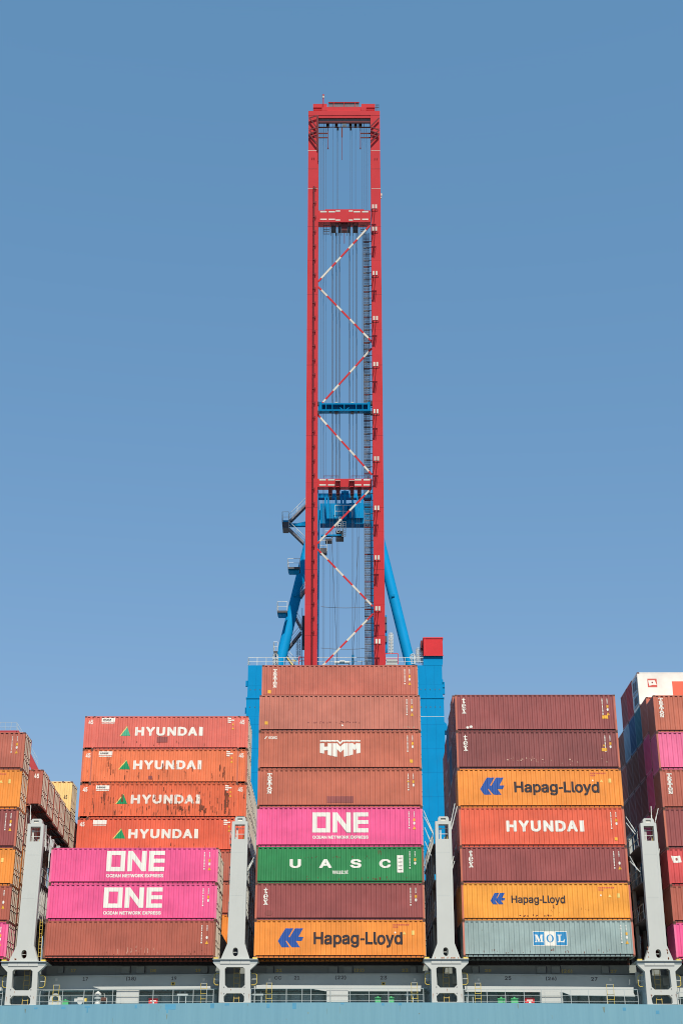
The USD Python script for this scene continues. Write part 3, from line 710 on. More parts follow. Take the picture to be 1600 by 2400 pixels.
# far right
c4 = {1: ['charcoal', 'brown', 'maroon', 'brown_red', 'pink', 'pink', 'brown_orange'], 2: ['maroon', 'brown', 'brown_deep', 'pink', 'maroon_dark', 'maroon', 'teal'],
      3: ['brown', 'maroon', 'navy', 'dark_red', 'maroon', 'brown_deep', 'navy', 'dark_red'], 4: ['brown', 'brown_deep', 'grey_green', 'navy', 'maroon', 'brown_deep', 'pale_blue', 'maroon'],
      5: [None, None, 'brown', 'grey_green', 'brown_deep', 'brown', 'brown_deep']}
for r, cols in c4.items(): column(4, r, cols)
zw = ZT[4][7] + STEP
f = Front('white refrigerated container with a red flag sign, high at the right edge', XB[4], D + 2 * PITCH, zw, L40, at(1482, 1576, D + 2 * PITCH)[2] - zw, 'white_box', smoothwall=True)
part(f.c, 'cooling_unit', [box(-.02, .0, .3, W - .3, .25, 1.25), box(-.03, .0, .35, W - .35, 1.35, 2.5)], 'pale_blue'); part(f.c, 'fan_opening', [box(-.04, -.03, .5, 1.1, 1.5, 2.2), box(-.03, -.02, .5, 1.7, .4, 1.0), box(-.04, -.03, 1.3, 1.9, 1.6, 2.3)], 'dark_steel')
f.px('sign_field', sbox(0, 0, 1, 1), 1517, 1591, 1539, 1611, 'letter_red'); f.px('flag', P((0, .95), (.8, .98), (1, .12), (.55, .16), (.1, 0)), 1518.5, 1594.5, 1538, 1607.5, 'letter_white', lift=.008); f.px('flag_mark', ell(.5, .5, .5, .5), 1526, 1598, 1530, 1602, 'stain', lift=.012)
f.px('sign_panel', sbox(0, 0, 1, 1), 1575.5, 1597, 1680, 1631, 'orange_red')

# ------------------------------------------------------------------ the ship: hull, deck, coaming, rails, lashing bridges
YH, YP, YB, YC = D - 0.55, D - 0.45, D + 0.45, D + 1.9
HOG = 0.00033


def hog(m):
    m = m.copy() if not isinstance(m, list) else trimesh.util.concatenate(m)
    v = m.vertices.copy(); v[:, 2] -= HOG * v[:, 0] ** 2
    return trimesh.Trimesh(v, m.faces, process=False)


def dh(X): return HOG * X * X


ZD = at(798, 2350.5, YH)[2]
ship = thing('container_ship', 'pale blue ship hull and grey deck structure that carries all the containers', 'ship', (0, YH, ZD))


def sp(name, mesh, mat, parent=None, **k):
    return part(parent or ship, name, mesh, mat, world=True, **k)


def pxpoly(pts, Y):
    return Polygon([(at(x, y, Y)[0], at(x, y, Y)[2]) for x, y in pts])


def pxbox(x0, y0, x1, y1, Y, depth, y_off=0.0):
    a, b = at((x0 + x1) / 2, y1, Y), at((x0 + x1) / 2, y0, Y)
    l, r = at(x0, (y0 + y1) / 2, Y)[0], at(x1, (y0 + y1) / 2, Y)[0]
    return box(l, r, Y + y_off, Y + y_off + depth, a[2], b[2])


xs = np.linspace(-95, 95, 96)
BEAM = 58.0
v, fcs = [], []
for x in xs:
    v += [(x, YH, -7), (x, YH, ZD), (x, YH + BEAM, ZD), (x, YH + BEAM, -7)]
for i in range(len(xs) - 1):
    for j in range(3):
        a = i * 4 + j; fcs += [(a, a + 4, a + 5), (a, a + 5, a + 1)]
e = (len(xs) - 1) * 4
fcs += [(0, 1, 2), (0, 2, 3), (e, e + 2, e + 1), (e, e + 3, e + 2)]
hull = sp('hull', hog(trimesh.Trimesh(np.array(v, float), np.array(fcs), process=False)), 'hull')
for k in range(-5, 6):
    X = k * 8.6 + 2.0
    sp('plate_seam', hog(box(X, X + .02, YH - .006, YH, ZD - 6, ZD - .02)), 'hull', hull)
for r in [(80.5, 2357, 88.5, 2361), (144, 2356, 154, 2361.5), (199, 2355.5, 212, 2359), (203.5, 2359, 206.5, 2371), (316, 2354, 321, 2362), (330, 2353.5, 333, 2357), (387, 2353, 412, 2365.5), (390, 2365.5, 394, 2373.5),
          (493, 2352, 502, 2363), (526.7, 2352, 537, 2357), (624.7, 2354, 632, 2363), (685, 2352, 694, 2365.5), (798, 2352, 806, 2355), (894, 2352, 900, 2357.5), (933, 2352, 941, 2357), (1458.5, 2358, 1466, 2365.5), (1536, 2364, 1544, 2372)]:
    sp('touch_up_patch', hog(pxbox(*r, YH, .004, -.005)), 'touch_up', hull)

R = random.Random(21)
for x, y, w, h in [(722, 2373.5, .05, .12), (580, 2354.5, .05, .1), (982, 2375, .05, .08), (1414, 2357, .09, .4), (1120, 2390, .03, .05), (671, 2389, .03, .05), (391, 2377, .05, .35), (1213, 2353, .05, .3), (60, 2360, .05, .3)] + [(R.uniform(0, 1600), R.uniform(2356, 2398), .015, R.uniform(.05, .5)) for _ in range(9)]:
    p = at(x, y, YH)
    sp('rust_run', hog(prism(Polygon([(p[0] - w, p[2]), (p[0] + w, p[2]), (p[0] + w * .5, p[2] - h), (p[0] - w * .4, p[2] - h * .8)]), YH - .005, YH - .001)), 'hull_mark', hull)
for k in range(-40, 41):
    X = k * 1.05 + .3
    sp('frame_ripple', hog(prism(Polygon([(X, ZD - 5), (X + .5, ZD - 5), (X + .5, ZD - .03), (X, ZD - .03)]), YH - .0025, YH - .0005)), 'hull', hull)
ped_px = [55.4, 551.3, 1045.4, 1544.3, 2040, -440]
PX = [at(p, 2252, YP)[0] for p in ped_px]
ZC1 = at(798, 2283, YC)[2]                              # coaming top
BAYX = [(PX[5], PX[0]), (PX[0], PX[1]), (PX[1], PX[2]), (PX[2], PX[3]), (PX[3], PX[4])]
coam = sp('hatch_coaming', [hog(box(a + .0, b, YC, YC + .25, ZD, ZC1)) for a, b in BAYX], 'ship_grey')
for a, b in BAYX:
    sp('coaming_rim', hog(box(a + .03, b - .03, YC - .05, YC, ZC1 - .05, ZC1 + .02)), 'ship_grey', coam)
    n = 16
    for i in range(n):
        X = a + 1.4 + (b - a - 2.8) * i / (n - 1)
        sp('coaming_stiffener', hog(box(X - .05, X + .05, YC - .12, YC, ZD, ZD + .85)), 'ship_dim', coam)
    sp('coaming_ledge', hog(box(a + .5, b - .5, YC - .16, YC, ZD + .85, ZD + .92)), 'ship_dim', coam)
BRK = [[], [(136, 148), (284, 304), (318.6, 338), (473, 486)], [(624.5, 640), (770, 791), (805, 825), (961, 975)], [(1106, 1121), (1258, 1279), (1292, 1312), (1410, 1426)], []]
for bi, (a, b) in enumerate(BAYX):
    zt = ZHC
    hc = sp('hatch_cover', box(a + 1.15, b - 1.15, YC + .35, YH + BEAM - 1.5, ZC1 - .06, zt), 'ship_dim')
    for x0, x1 in BRK[bi]:
        sp('cover_bracket', pxbox(x0, 2266, x1, 2283, YC + .22, .13), 'ship_dim', hc)
        sp('bracket_edge', pxbox(x1 + .2, 2265.5, x1 + 2.2, 2280, YC + .2, .14), 'dark_steel', hc)
for s, x0, y0, x1, y1 in [('17', 193.7, 2291.4, 205.7, 2300), ('(18)', 295.5, 2290, 318, 2300), ('19', 401.5, 2289.8, 413.5, 2298.3), ('CC', 642.7, 2289, 659.5, 2296.9), ('21', 689.3, 2288.5, 702, 2296.8), ('(22)', 785.5, 2287.5, 810.6, 2297.5),
                          ('23', 891, 2288, 906.3, 2296.8), ('25', 1182.8, 2289, 1197.6, 2298), ('(26)', 1278.7, 2290, 1303.7, 2299.7), ('27', 1385, 2291, 1400, 2300)]:
    g = fit(text_poly(s, .0, True), at(x0, y1, YC)[0], at(x1, y1, YC)[0], at((x0 + x1) / 2, y1, YC)[2], at((x0 + x1) / 2, y0, YC)[2])
    sp('bay_number', prism(g, YC - .008, YC - .002), 'letter_dark', coam)
YK = YC + .35
for s, x0, y0, x1, y1 in [('17', 166, 2272, 177, 2279.5), ('(18)', 352, 2272, 366, 2280), ('19', 458, 2271.5, 470, 2279), ('21', 647, 2272, 660.6, 2279), ('(22)', 830, 2271, 853, 2279.5), ('23', 941.7, 2271.5, 956, 2279), ('25', 1136, 2272.5, 1150.6, 2279),
                          ('(26)', 1315.7, 2273, 1341, 2282), ('27', 1430.5, 2274, 1445, 2281.5)]:
    g = fit(text_poly(s, .0, True), at(x0, y1, YK)[0], at(x1, y1, YK)[0], at((x0 + x1) / 2, y1, YK)[2], at((x0 + x1) / 2, y0, YK)[2])
    sp('cover_number', prism(g, YK - .008, YK - .002), 'yellow', ship)
for x0, x1 in ((401, 410), (894, 902.3)):
    sp('target_plate', pxbox(x0, 2303, x1, 2310.5, YC, .02, -.03), 'yellow'); c = at((x0 + x1) / 2, 2306.6, YC)
    sp('target_disc', rod(c + [0, -.045, 0], c + [0, -.03, 0], .075, 12), 'black')

# pale beam over the side passage
for pts in ([(217.6, 2313.7), (493, 2312), (493, 2318.3), (236, 2320)],
            [(595.5, 2310.3), (618, 2309.2), (640, 2310), (986.5, 2311), (985.5, 2324.3), (762, 2324), (729, 2318), (595.5, 2317.6)],
            [(1088.5, 2312), (1330, 2313.5), (1484, 2315), (1484, 2327), (1488, 2336.5), (1338, 2334), (1318, 2326.5), (1088.5, 2325.5)],
            [(1587, 2316), (1700, 2318), (1700, 2338), (1590, 2337.5)], [(-200, 2317), (6, 2315), (6, 2323), (-200, 2324)]):
    sp('passage_beam', prism(pxpoly(pts, YB), YB, YB + .25), 'ship_white')
zpl = at(798, 2316, YB)[2]
for a, b in BAYX:
    sp('passage_roof', hog(box(a + 1.3, b - 1.3, YB + .25, YC, zpl, zpl + .04)), 'ship_grey')

# guard rails
YR = YH + .06
rails = [(-420, 6, [-300, -200, -100, -30]), (86, 500, [94, 115, 147, 197, 218.5, 264.5, 359, 405.5, 453, 484]), (588, 992, [596.5, 671, 708, 729, 774, 819.7, 864, 910, 954.5]),
         (1086, 1494, [1096, 1140.5, 1184, 1227.5, 1268, 1315, 1337, 1378.5, 1421, 1462.5]), (1586, 1990, [1592, 1640, 1700, 1780, 1860, 1940])]
for x0, x1, posts in rails:
    a, b = at(x0, 2330, YR)[0], at(x1, 2330, YR)[0]
    zz0 = [at(798, y, YR)[2] for y in (2318, 2332, 2346)]
    gr = sp('guard_rail', [rod((a, YR, z - dh((a + b) / 2)), (b, YR, z - dh((a + b) / 2)), .014 if i else .020, 6) for i, z in enumerate(zz0)], 'ship_grey')
    for x in posts + [x0, x1]:
        X = at(x, 2330, YR)[0]
        sp('rail_post', obar((X, YR, ZD - dh(X)), (X, YR, zz0[0] - dh(X)), .026, .04, (1, 0, 0)), 'ship_grey', gr)

# ladders and small plates
for x0, x1 in ((124.5, 138), (470.5, 484), (624, 637), (964, 978), (1113, 1126.5), (1422, 1438)):
    yl = YH + .3; a, b = at(x0, 2325, yl)[0], at(x1, 2325, yl)[0]; o = dh((a + b) / 2)
    z1 = at(798, 2304, yl)[2] - o; z0 = ZD - o
    ld = sp('ladder', [rod((x, yl, z0), (x, yl, z1), .018, 6) for x in (a, b)], 'yellow')
    z = z1 - .02
    while z > z0 + .1:
        sp('rung', rod((a, yl, z), (b, yl, z), .017, 6), 'ship_white' if z > z1 - .1 else 'yellow', ld); z -= .345
    sp('ladder_plate', pxbox(x0 + 5, 2294, x0 + 10.5, 2300, YC, .03, -.035), 'rail_white')
cab = [(271.5, 2321, 325, 2353), (764.7, 2322, 816, 2350.5), (1266, 2326, 1319, 2352.5)]
for x0, y0, x1, y1 in cab:
    h = (y1 - y0) / 3; ym = (y0 + y1) / 2; a, b = at(x0, ym, YR)[0], at(x1, ym, YR)[0]; o = 0
    cb = sp('wind_screen', box(a, b, YR + .10, YR + .35, at((x0 + x1) / 2, y1, YR)[2] - .02, at((x0 + x1) / 2, y0, YR)[2]), 'ship_white')
    z0, z1 = at((x0 + x1) / 2, y1, YR)[2], at((x0 + x1) / 2, y0, YR)[2]
    for i, f in enumerate(((0, .52), (.55, 1.0))):
        sp('screen_panel', box(a + .05, b - .05, YR + .08, YR + .10, z0 + (z1 - z0) * f[0] + .02, z0 + (z1 - z0) * f[1] - .02), 'ship_white', cb)
    for x in (a + .015, a + (b - a) * .2, b - .04):
        sp('screen_frame', box(x, x + .03, YR + .07, YR + .10, z0, z1), 'ship_grey', cb)

# lashing bridges
col_px = [(517, 2249), (532.7, 2212.5), (543.8, 1926), (550.6, 1925.6), (550.6, 1919), (553.5, 1914.7), (573.5, 1914.7), (576, 1919), (576, 1925.6), (580.4, 1926), (580.6, 1950), (573.2, 2212.5), (585, 2249)]
Zref = None


def bridge_shape(pts, dX, dZ, Y=YP):
    return affinity.translate(pxpoly(pts, Y), dX, dZ)


def oct_px(x0, y0, x1, y1, ct, cb):
    return [(x0 + ct, y0), (x1 - ct, y0), (x1, y0 + ct * .9), (x1, y1 - cb), (x1 - cb, y1), (x0 + cb, y1), (x0, y1 - cb), (x0, y0 + ct * .9)]


for i, X in enumerate(PX[:5]):
    dX, dZ = X - PX[1], -(dh(X) - dh(PX[1]))
    lb = thing('lashing_bridge', ['leftmost grey lashing bridge post between the far left stack and the pink containers', 'grey lashing bridge post between the pink containers and the centre stack, second from the left',
                                  'grey lashing bridge post between the centre stack and the stack right of the crane', 'rightmost grey lashing bridge post in view, beside the right edge stack', 'grey lashing bridge post beyond the right edge'][i], 'lashing bridge', (X, YP, ZD - dh(X)), 'lashing bridge posts along the ship side')
    B = lambda n, m, mat, par=None, **k: part(par or lb, n, m, mat, world=True, **k)
    s = lambda pts, Y=YP: bridge_shape(pts, dX, dZ, Y)
    oval = affinity.translate(pxpoly([(551.5 + 6.3 * math.cos(t), 2231.8 - (10.2 if math.sin(t) > 0 else 10.2) * math.copysign(abs(math.sin(t)) ** .7, math.sin(t))) for t in np.linspace(0, 2 * math.pi, 20, endpoint=False)], YP), dX, dZ)
    win = s([(550.5, 1932.8), (574, 1932.8), (573, 1967.5), (549.8, 1967.5)])
    head = s([(557, 1918.5), (568.5, 1918.5), (568.5, 1924.3), (557, 1924.3)])
    cp = B('column', prism(s(col_px).difference(U([oval, win, head])), YP, YP + .55), 'ship_white')
    B('column_seam', prism(s([(574.8, 1970), (575.1, 1970), (567.2, 2212), (566.9, 2212)]), YP - .004, YP), 'ship_grey', cp)
    B('lamp_panel', prism(head.buffer(-.01), YP + .08, YP + .1), 'crane_white', cp)
    zb = lambda y: at(551, y, YP)[2] + dZ
    xa, xb = at(551, 1950, YP)[0] + dX, at(573.5, 1950, YP)[0] + dX
    for y in (1941.5, 1954): B('window_rail', rod((xa + .02, YP + .3, zb(y)), (xb, YP + .3, zb(y)), .022, 6), 'rail_white', cp)
    for x in (xa + .08, xa + .16): B('window_rail', rod((x, YP + .3, zb(1967)), (x, YP + .3, zb(1939)), .03, 6), 'rail_white', cp)
    B('window_rail', rod((xb - .12, YP + .4, zb(1967)), (xb - .05, YP + .4, zb(1957)), .02, 6), 'yellow', cp)
    ox = at(551.5, 2231, YP)[0] + dX
    B('hole_bar', rod((ox - .2, YP + .2, zb(2232)), (ox + .2, YP + .2, zb(2232)), .02, 6), 'rail_white', cp)
    outer = s([(499.6, 2249), (603, 2249), (603, 2258), (586, 2274), (586.6, 2351), (512.3, 2351), (515, 2274), (499.6, 2258)])
    up = s(oct_px(526.7, 2267.5, 573.7, 2316.3, 4.5, 7)); lo = s([(531, 2328.8), (565.5, 2328.8), (572, 2336), (572, 2346.5), (570, 2349.8), (526, 2349.8), (524, 2346.5), (524, 2336)])
    pd = B('pedestal', prism(outer.difference(U([up, lo])), YP + .01, YP + .5), 'ship_white')
    B('top_plate', prism(s([(498.5, 2248.5), (604, 2248.5), (604, 2250.2), (498.5, 2250.2)]), YP - .12, YP + 2.3), 'ship_grey', pd)
    B('recess_plate', prism(s([(499.4, 2250.2), (603.2, 2250.2), (603.2, 2257.8), (499.4, 2257.8)]), YP - .005, YP + .01), 'ship_grey', pd)
    for a, b in ((516, 538.0), (538.4, 563.3), (563.7, 585.7)):
        B('front_panel', prism(s([(a, 2251), (b, 2251), (b, 2260), (a, 2260)]), YP - .035, YP - .005), 'ship_white', pd)
    for a, b in ((500.5, 511.3), (591.7, 602.6)):
        B('container_socket', prism(s([(a, 2244.6), (b, 2244.6), (b, 2248.5), (a, 2248.5)]), YP - .05, YP + .3), 'yellow', pd)
    for x, y in ((525, 2329.5), (571.8, 2329.5), (525, 2314.5), (572.5, 2314.5)):
        c = at(x, y, YP) + [dX, 0, dZ]; B('bolt', rod(c + [0, -.02, 0], c + [0, .012, 0], .03, 8), 'dark_steel', pd)
    R = random.Random(70 + i)
    if i in (2, 3, 0):
        pts = [(551 + R.uniform(-30, 30), 2247.4 - R.random() * 1.6) for _ in range(14)] if i == 2 else [((527.5 if q % 2 else 573) + R.uniform(-.8, .8), 2216 + R.random() * 30) for q in range(16)] if i == 3 else [(531 + R.uniform(-2, 2), 2243 + R.random() * 4) for _ in range(3)]
        B('rust_spots', [prism(affinity.translate(Polygon([(at(x, y, YP)[0] + R.uniform(.02, .06) * math.cos(t), at(x, y, YP)[2] + R.uniform(.03, .09) * math.sin(t)) for t in np.linspace(0, 6.28, 7, endpoint=False)]).buffer(0), dX, dZ), YP - .004, YP - .001) for x, y in pts], 'rust_run', pd, kind='stuff')
    B('rust_runs', [prism(affinity.translate(Polygon([(at(x, y, YP)[0] - w, at(x, y, YP)[2]), (at(x, y, YP)[0] + w, at(x, y, YP)[2]), (at(x, y, YP)[0] + w * .3, at(x, y, YP)[2] - h)]), dX, dZ), YP + .002, YP + .006) for x, y, w, h in [(R.uniform(515, 526), 2330 + R.uniform(-12, 3), .02, R.uniform(.15, .4)), (R.uniform(574, 584), 2330 + R.uniform(-12, 3), .02, R.uniform(.15, .4)), (R.uniform(530, 570), 2319, .025, R.uniform(.1, .25))]], 'rust_run', pd, kind='stuff')
    B('weld_seam', [prism(s([(x - (y - 1926) * .0, y), (x + 30, y), (x + 30, y + .35), (x, y + .35)]), YP - .003, YP) for x, y in ((543.5, 1999), (538, 2100))], 'ship_grey', cp)
    # two cheek plates make the pedestal a box
    for a in (513.5, 584.5):
        g = at(a, 2310, YP)[0] + dX; B('cheek_plate', box(g - .02, g + .02, YP + .5, YP + 2.2, ZD - dh(X), at(551, 2274, YP)[2] + dZ), 'ship_grey', pd)
    lad = B('ladder', [rod((at(x, 2300, YP)[0] + dX, YP + 1.4, ZD - dh(X)), (at(x, 2300, YP)[0] + dX, YP + 1.4, zb(2250)), .02, 6) for x in (545, 558)], 'letter_cream', None)
    B('base_wall', box(X - 1.5, X + 1.5, YP + 3.4, YP + 3.6, ZD - dh(X), zb(2250)), 'ship_dim')
    for y in (2264, 2276.5, 2288, 2300.5, 2312.5, 2324, 2336):
        B('rung', rod((at(545, y, YP)[0] + dX, YP + 1.4, zb(y)), (at(558, y, YP)[0] + dX, YP + 1.4, zb(y)), .018, 6), 'letter_cream', lad)
    for sgn, a, b in ((0, 500.5, 513.5), (1, 588, 600.6)):
        x0, x1 = at(a, 2290, YP)[0] + dX, at(b, 2290, YP)[0] + dX
        out, inn = (x0, x1) if sgn == 0 else (x1, x0); q = .12 if sgn == 0 else -.12
        zt_, zb_ = zb(2280), zb(2307.5)
        pp = [(inn, zt_), (out + q, zt_), (out, zt_ - .12), (out, zb_ + .12), (out + q, zb_), (inn, zb_)]
        B('hand_loop', [rod((pp[k][0], YP + .6, pp[k][1]), (pp[k + 1][0], YP + .6, pp[k + 1][1]), .024, 6) for k in range(5)], 'yellow')
        B('hand_rail', rod((inn, YP + .6, (zt_ + zb_) / 2), (out, YP + .6, (zt_ + zb_) / 2), .022, 6), 'rail_white')
    # shade plates and access step behind the pedestal
    gx = at(568, 2290, YP)[0] + dX
    B('access_plate', box(gx, gx + .55, YP + 1.9, YP + 2.0, zb(2300), zb(2282)), 'ship_white')
    B('access_plate', box(at(497, 2290, YP)[0] + dX + .15, at(512, 2290, YP)[0] + dX, YP + 1.6, YP + 1.7, zb(2296), zb(2270)), 'ship_white')
    # the bridge structure that runs inboard between the stacks
    ztop_ = zb(1926)
    for k in range(1, 5):
        y = YP + 1.8 + 2.5 * k
        B('inner_post', [box(X - .62, X - .40, y, y + .3, ZD, ztop_ - .3), box(X + .40, X + .62, y, y + .3, ZD, ztop_ - .3)], 'ship_grey')
    for y in (1975, 2060, 2145):
        z = zb(y)
        wk = B('walkway', box(X - .66, X + .66, YP + .55, YP + 13, z - .08, z), 'grating')
        for sx in (-.66, .66):
            B('walkway_rail', [rod((X + sx, YP + .6, z + hgt), (X + sx, YP + 13, z + hgt), .022, 5) for hgt in (.5, 1.0)] + [rod((X + sx, YP + .7 + 1.5 * q, z), (X + sx, YP + .7 + 1.5 * q, z + 1.0), .022, 5) for q in range(9)], 'rail_white', wk)
    B('cross_bulkhead', box(X - 1.25, X + 1.25, YP + 13.2, YP + 13.4, ZD, zb(1992)), 'ship_dim')
    B('lashing_rack', [rod((X + .52, YP + .9 + .22 * q, zb(2145) + .05), (X + .6, YP + .95 + .22 * q, zb(2145) + 1.9 + .3 * ((q * 7) % 3)), .03, 5) for q in range(14)], 'rail_white')
    if i == 0: B('access_ladder', [rod((X + .80, YP + 1.0, zb(2235)), (X + .74, YP + 1.0, zb(2145)), .016, 5), rod((X + .98, YP + 1.0, zb(2235)), (X + .92, YP + 1.0, zb(2145)), .016, 5)] +
      [rod((X + .79 - .005 * q, YP + 1.0, zb(2233 - q * 9)), (X + .97 - .005 * q, YP + 1.0, zb(2233 - q * 9)), .014, 5) for q in range(10)], 'yellow')

# lashing rods
LR = 'steel lashing rods between containers and lashing bridges'
RODS = [((992.5, 1901), (1015, 1955), 'pair of steel lashing rods from the pink centre container down to the middle bridge post'), ((993.5, 1915), (1015.3, 1957), ''), ((994.5, 1940), (1009, 1975), ''), ((995, 1972), (1009.5, 2006), ''),
        ((1065.5, 1884), (1052.5, 1946), ''), ((1071, 1890), (1054, 1958), ''), ((1063, 2007), (1056.3, 2036), ''), ((1064.8, 2019), (1057, 2044), ''),
        ((1466, 1915), (1488.6, 1950), ''), ((1466.5, 1929), (1487.5, 1956), ''), ((1475, 2007), (1492, 2039), ''), ((1475.3, 2019), (1499.5, 2044.5), ''), ((1525, 1890), (1526.8, 1928), ''), ((1542, 1895), (1534, 1930), ''), ((1545, 1990), (1540.5, 2022), ''),
        ((593.6, 2018), (581, 2041), ''), ((595, 2010), (581, 2036), ''), ((72, 1888), (71, 1930), ''), ((108, 1935), (107, 1995), ''), ((119, 1960), (113, 2035), '')]
RL = ['upper one from the pink centre container to the middle bridge post', 'lower one from the pink centre container to the middle bridge post', 'upper one left of the middle bridge post beside the green container',
      'lower one left of the middle bridge post beside the green container', 'inner one right of the middle bridge post, beside the orange-red container', 'outer one right of the middle bridge post, beside the orange-red container',
      'upper one right of the middle bridge post, beside a red-brown container', 'lower one right of the middle bridge post, beside a red-brown container', 'upper one from the orange-red container to the rightmost bridge post',
      'lower one from the orange-red container to the rightmost bridge post', 'upper one from the red-brown container to the rightmost bridge post', 'lower one from the red-brown container to the rightmost bridge post',
      'upright rod above the right shoulder of the rightmost bridge post', 'slanting rod right of the top of the rightmost bridge post', 'short rod beside the red container with the flag', 'lower rod from the green container to the second bridge post',
      'upper rod from the green container to the second bridge post', 'upright rod above the left shoulder of the leftmost bridge post', 'upper rod right of the leftmost bridge post', 'lower rod right of the leftmost bridge post']
for (a, b, _), l in zip(RODS, RL):
    p, q = at(*a, D + .06), at(*b, D + .06)
    single('lashing_rod', [rod(p, q, .03, 6), rod(p + (q - p) * .55, p + (q - p) * .8, .045, 6)], 'rail_white', 'steel lashing rod, ' + l, 'lashing rod', LR)

# things standing on the side deck
GB = 'green boxes along the deck rail'
for x0, y0, x1, y1, l in [(144, 2342, 160, 2352.5, 'pale green box beside the white ring fairlead on the left deck'), (879, 2340.5, 892, 2350, 'left green box of the pair under the centre stack'), (910, 2340.5, 922.7, 2350, 'right green box of the pair under the centre stack'),
                          (1166.5, 2341, 1183, 2351.5, 'green box farther from the red fire box, right half of the deck'), (1197.6, 2341, 1213.6, 2351.5, 'green box close beside the red fire box, right half of the deck')]:
    Y = YH + .55; a, b = at(x0, 2346, Y)[0], at(x1, 2346, Y)[0]; zc_ = ZD - dh(a); h = at(798, y0, Y)[2] - ZD
    t = thing('valve_box', l, 'box', (a, Y, zc_), GB)
    part(t, 'box_body', box(0, b - a, 0, .4, 0, h), 'green_box'); part(t, 'lid', box(-.02, b - a + .02, -.03, .43, h, h + .04), 'green_box'); part(t, 'knob', rod(((b - a) / 2, .2, h + .04), ((b - a) / 2, .2, h + .14), .07, 10), 'green_box')
for x0, x1, l in ((348.5, 369, 'red fire box with white marking on the deck below the number 19'), (1230.5, 1252, 'red fire box with white marking just left of the right white wind screen')):
    Y = YH + .5; a, b = at(x0, 2345, Y)[0], at(x1, 2345, Y)[0]; zc_ = ZD - dh(a); h = at(798, 2339, Y)[2] - ZD - .02
    t = thing('fire_box', l, 'fire box', (a, Y, zc_), 'red fire boxes on deck')
    w = b - a
    part(t, 'box_body', box(0, w, 0, .3, 0, h), 'fire_red'); part(t, 'lid', box(-.015, w + .015, -.02, .32, h, h + .03), 'fire_red')
    part(t, 'marking', [box(.12 + k * .07, .17 + k * .07, -.006, 0, h - .16, h - .08) for k in range(6)] + [box(w * .38, w * .62, -.006, 0, .03, h - .2)], 'letter_white')
c = at(129.5, 2340, YH + .3); rr = 14 / 33.0
t = thing('ring_fairlead', 'white ring fairlead with a round hole at the rail on the left deck', 'fairlead', (c[0], YH + .3, ZD - dh(c[0])))
g = U([Point(0, .40).buffer(.38, 10), sbox(-.42, 0, .42, .35)]).difference(affinity.scale(Point(0, .40).buffer(.23, 10), 1.0, .85))
part(t, 'ring', prism(g, 0, .3), 'ship_white')
c = at(188, 2345, YH + .35)
t = thing('roller_fairlead', 'white roller fairlead with a round wheel at the rail on the left deck', 'fairlead', (c[0], YH + .35, ZD - dh(c[0])))
part(t, 'frame', [box(-.42, .42, 0, .3, .22, .42), box(-.2, .2, 0, .3, .42, .5)], 'ship_white'); part(t, 'wheel', rod((0, -.06, .22), (0, .0, .22), .2, 16), 'ship_white'); part(t, 'side_cap', box(.3, .44, -.02, .3, .2, .44), 'yellow')
c = at(229, 2340, YH + .5)
t = thing('mushroom_vent', 'white mushroom vent with a round cap on the left deck', 'vent', (c[0], YH + .5, ZD - dh(c[0])))
part(t, 'trunk', [rod((0, 0, 0), (0, 0, .75), .16, 14)], 'ship_white'); part(t, 'cap', [trimesh.creation.cone(.24, .18, sections=16).apply_translation((0, 0, .75)), rod((0, 0, .62), (0, 0, .75), .24, 16)], 'ship_white'); part(t, 'collar', rod((0, 0, .38), (0, 0, .5), .25, 14), 'ship_grey'); part(t, 'foot', trimesh.creation.icosphere(2, .2).apply_translation((0, -.05, .05)), 'ship_white')
c = at(243, 2342, YH + .55)
t = thing('deck_winch', 'small rusty winch right of the mushroom vent on the left deck', 'winch', (c[0], YH + .55, ZD - dh(c[0])))
part(t, 'drum', rod((-.2, 0, .35), (.2, 0, .35), .13, 12), 'casting'); part(t, 'bracket', [box(-.24, -.2, -.15, .15, 0, .5), box(.2, .24, -.15, .15, 0, .5)], 'ship_white'); part(t, 'lever', rod((.1, 0, .4), (.02, -.1, .75), .03, 6), 'ship_white')
for x0, x1 in ((415, 440), (592, 617), (949, 972), (1089, 1112)):
    Y = YH + 1.2; a, b = at(x0, 2331, Y)[0], at(x1, 2331, Y)[0]; z = at((x0 + x1) / 2, 2332, Y)[2]
    sp('pipe_bracket', [box(a, b, Y, Y + .2, z - .06, z + .05), rod((a + .2, Y + .1, z + .05), (a + .2, Y + .1, z + .22), .03, 6), rod((b - .2, Y + .1, z + .05), (b - .2, Y + .1, z + .22), .03, 6), box(a + .1, a + .16, Y + .05, Y + .12, ZD - .3, z - .05), box(b - .16, b - .1, Y + .05, Y + .12, ZD - .3, z - .05)], 'ship_grey')

# ------------------------------------------------------------------ the quay crane
YL = D + 62.0                                            # waterside legs
ZQ = 5.5
LEAN = math.radians(12.3)
BO = at(797, 1556, YL - 2.0)                              # a point of the raised boom
BS = np.array([0, -math.sin(LEAN), math.cos(LEAN)]); BN = np.array([0, math.cos(LEAN), math.sin(LEAN)]); BX = np.array([1.0, 0, 0])


def bl(px, py, n=0.0):
    """(x, s) on the boom's face moved back by n, at this place of the photograph."""
    d = ray(px, py); o = np.array([0, 0, CAMZ]); t = ((BO + n * BN - o) @ BN) / (d @ BN)
    p = o + t * d - BO
    return p[0], p @ BS


def bw(x, n, s): return BO + x * BX + n * BN + s * BS


def bm(mesh):
    """boom coordinates (x, n, s) to the world"""
    if isinstance(mesh, list): mesh = trimesh.util.concatenate(mesh)
    v = mesh.vertices
    return trimesh.Trimesh(BO + v[:, :1] * BX + v[:, 1:2] * BN + v[:, 2:3] * BS, mesh.faces, process=False)


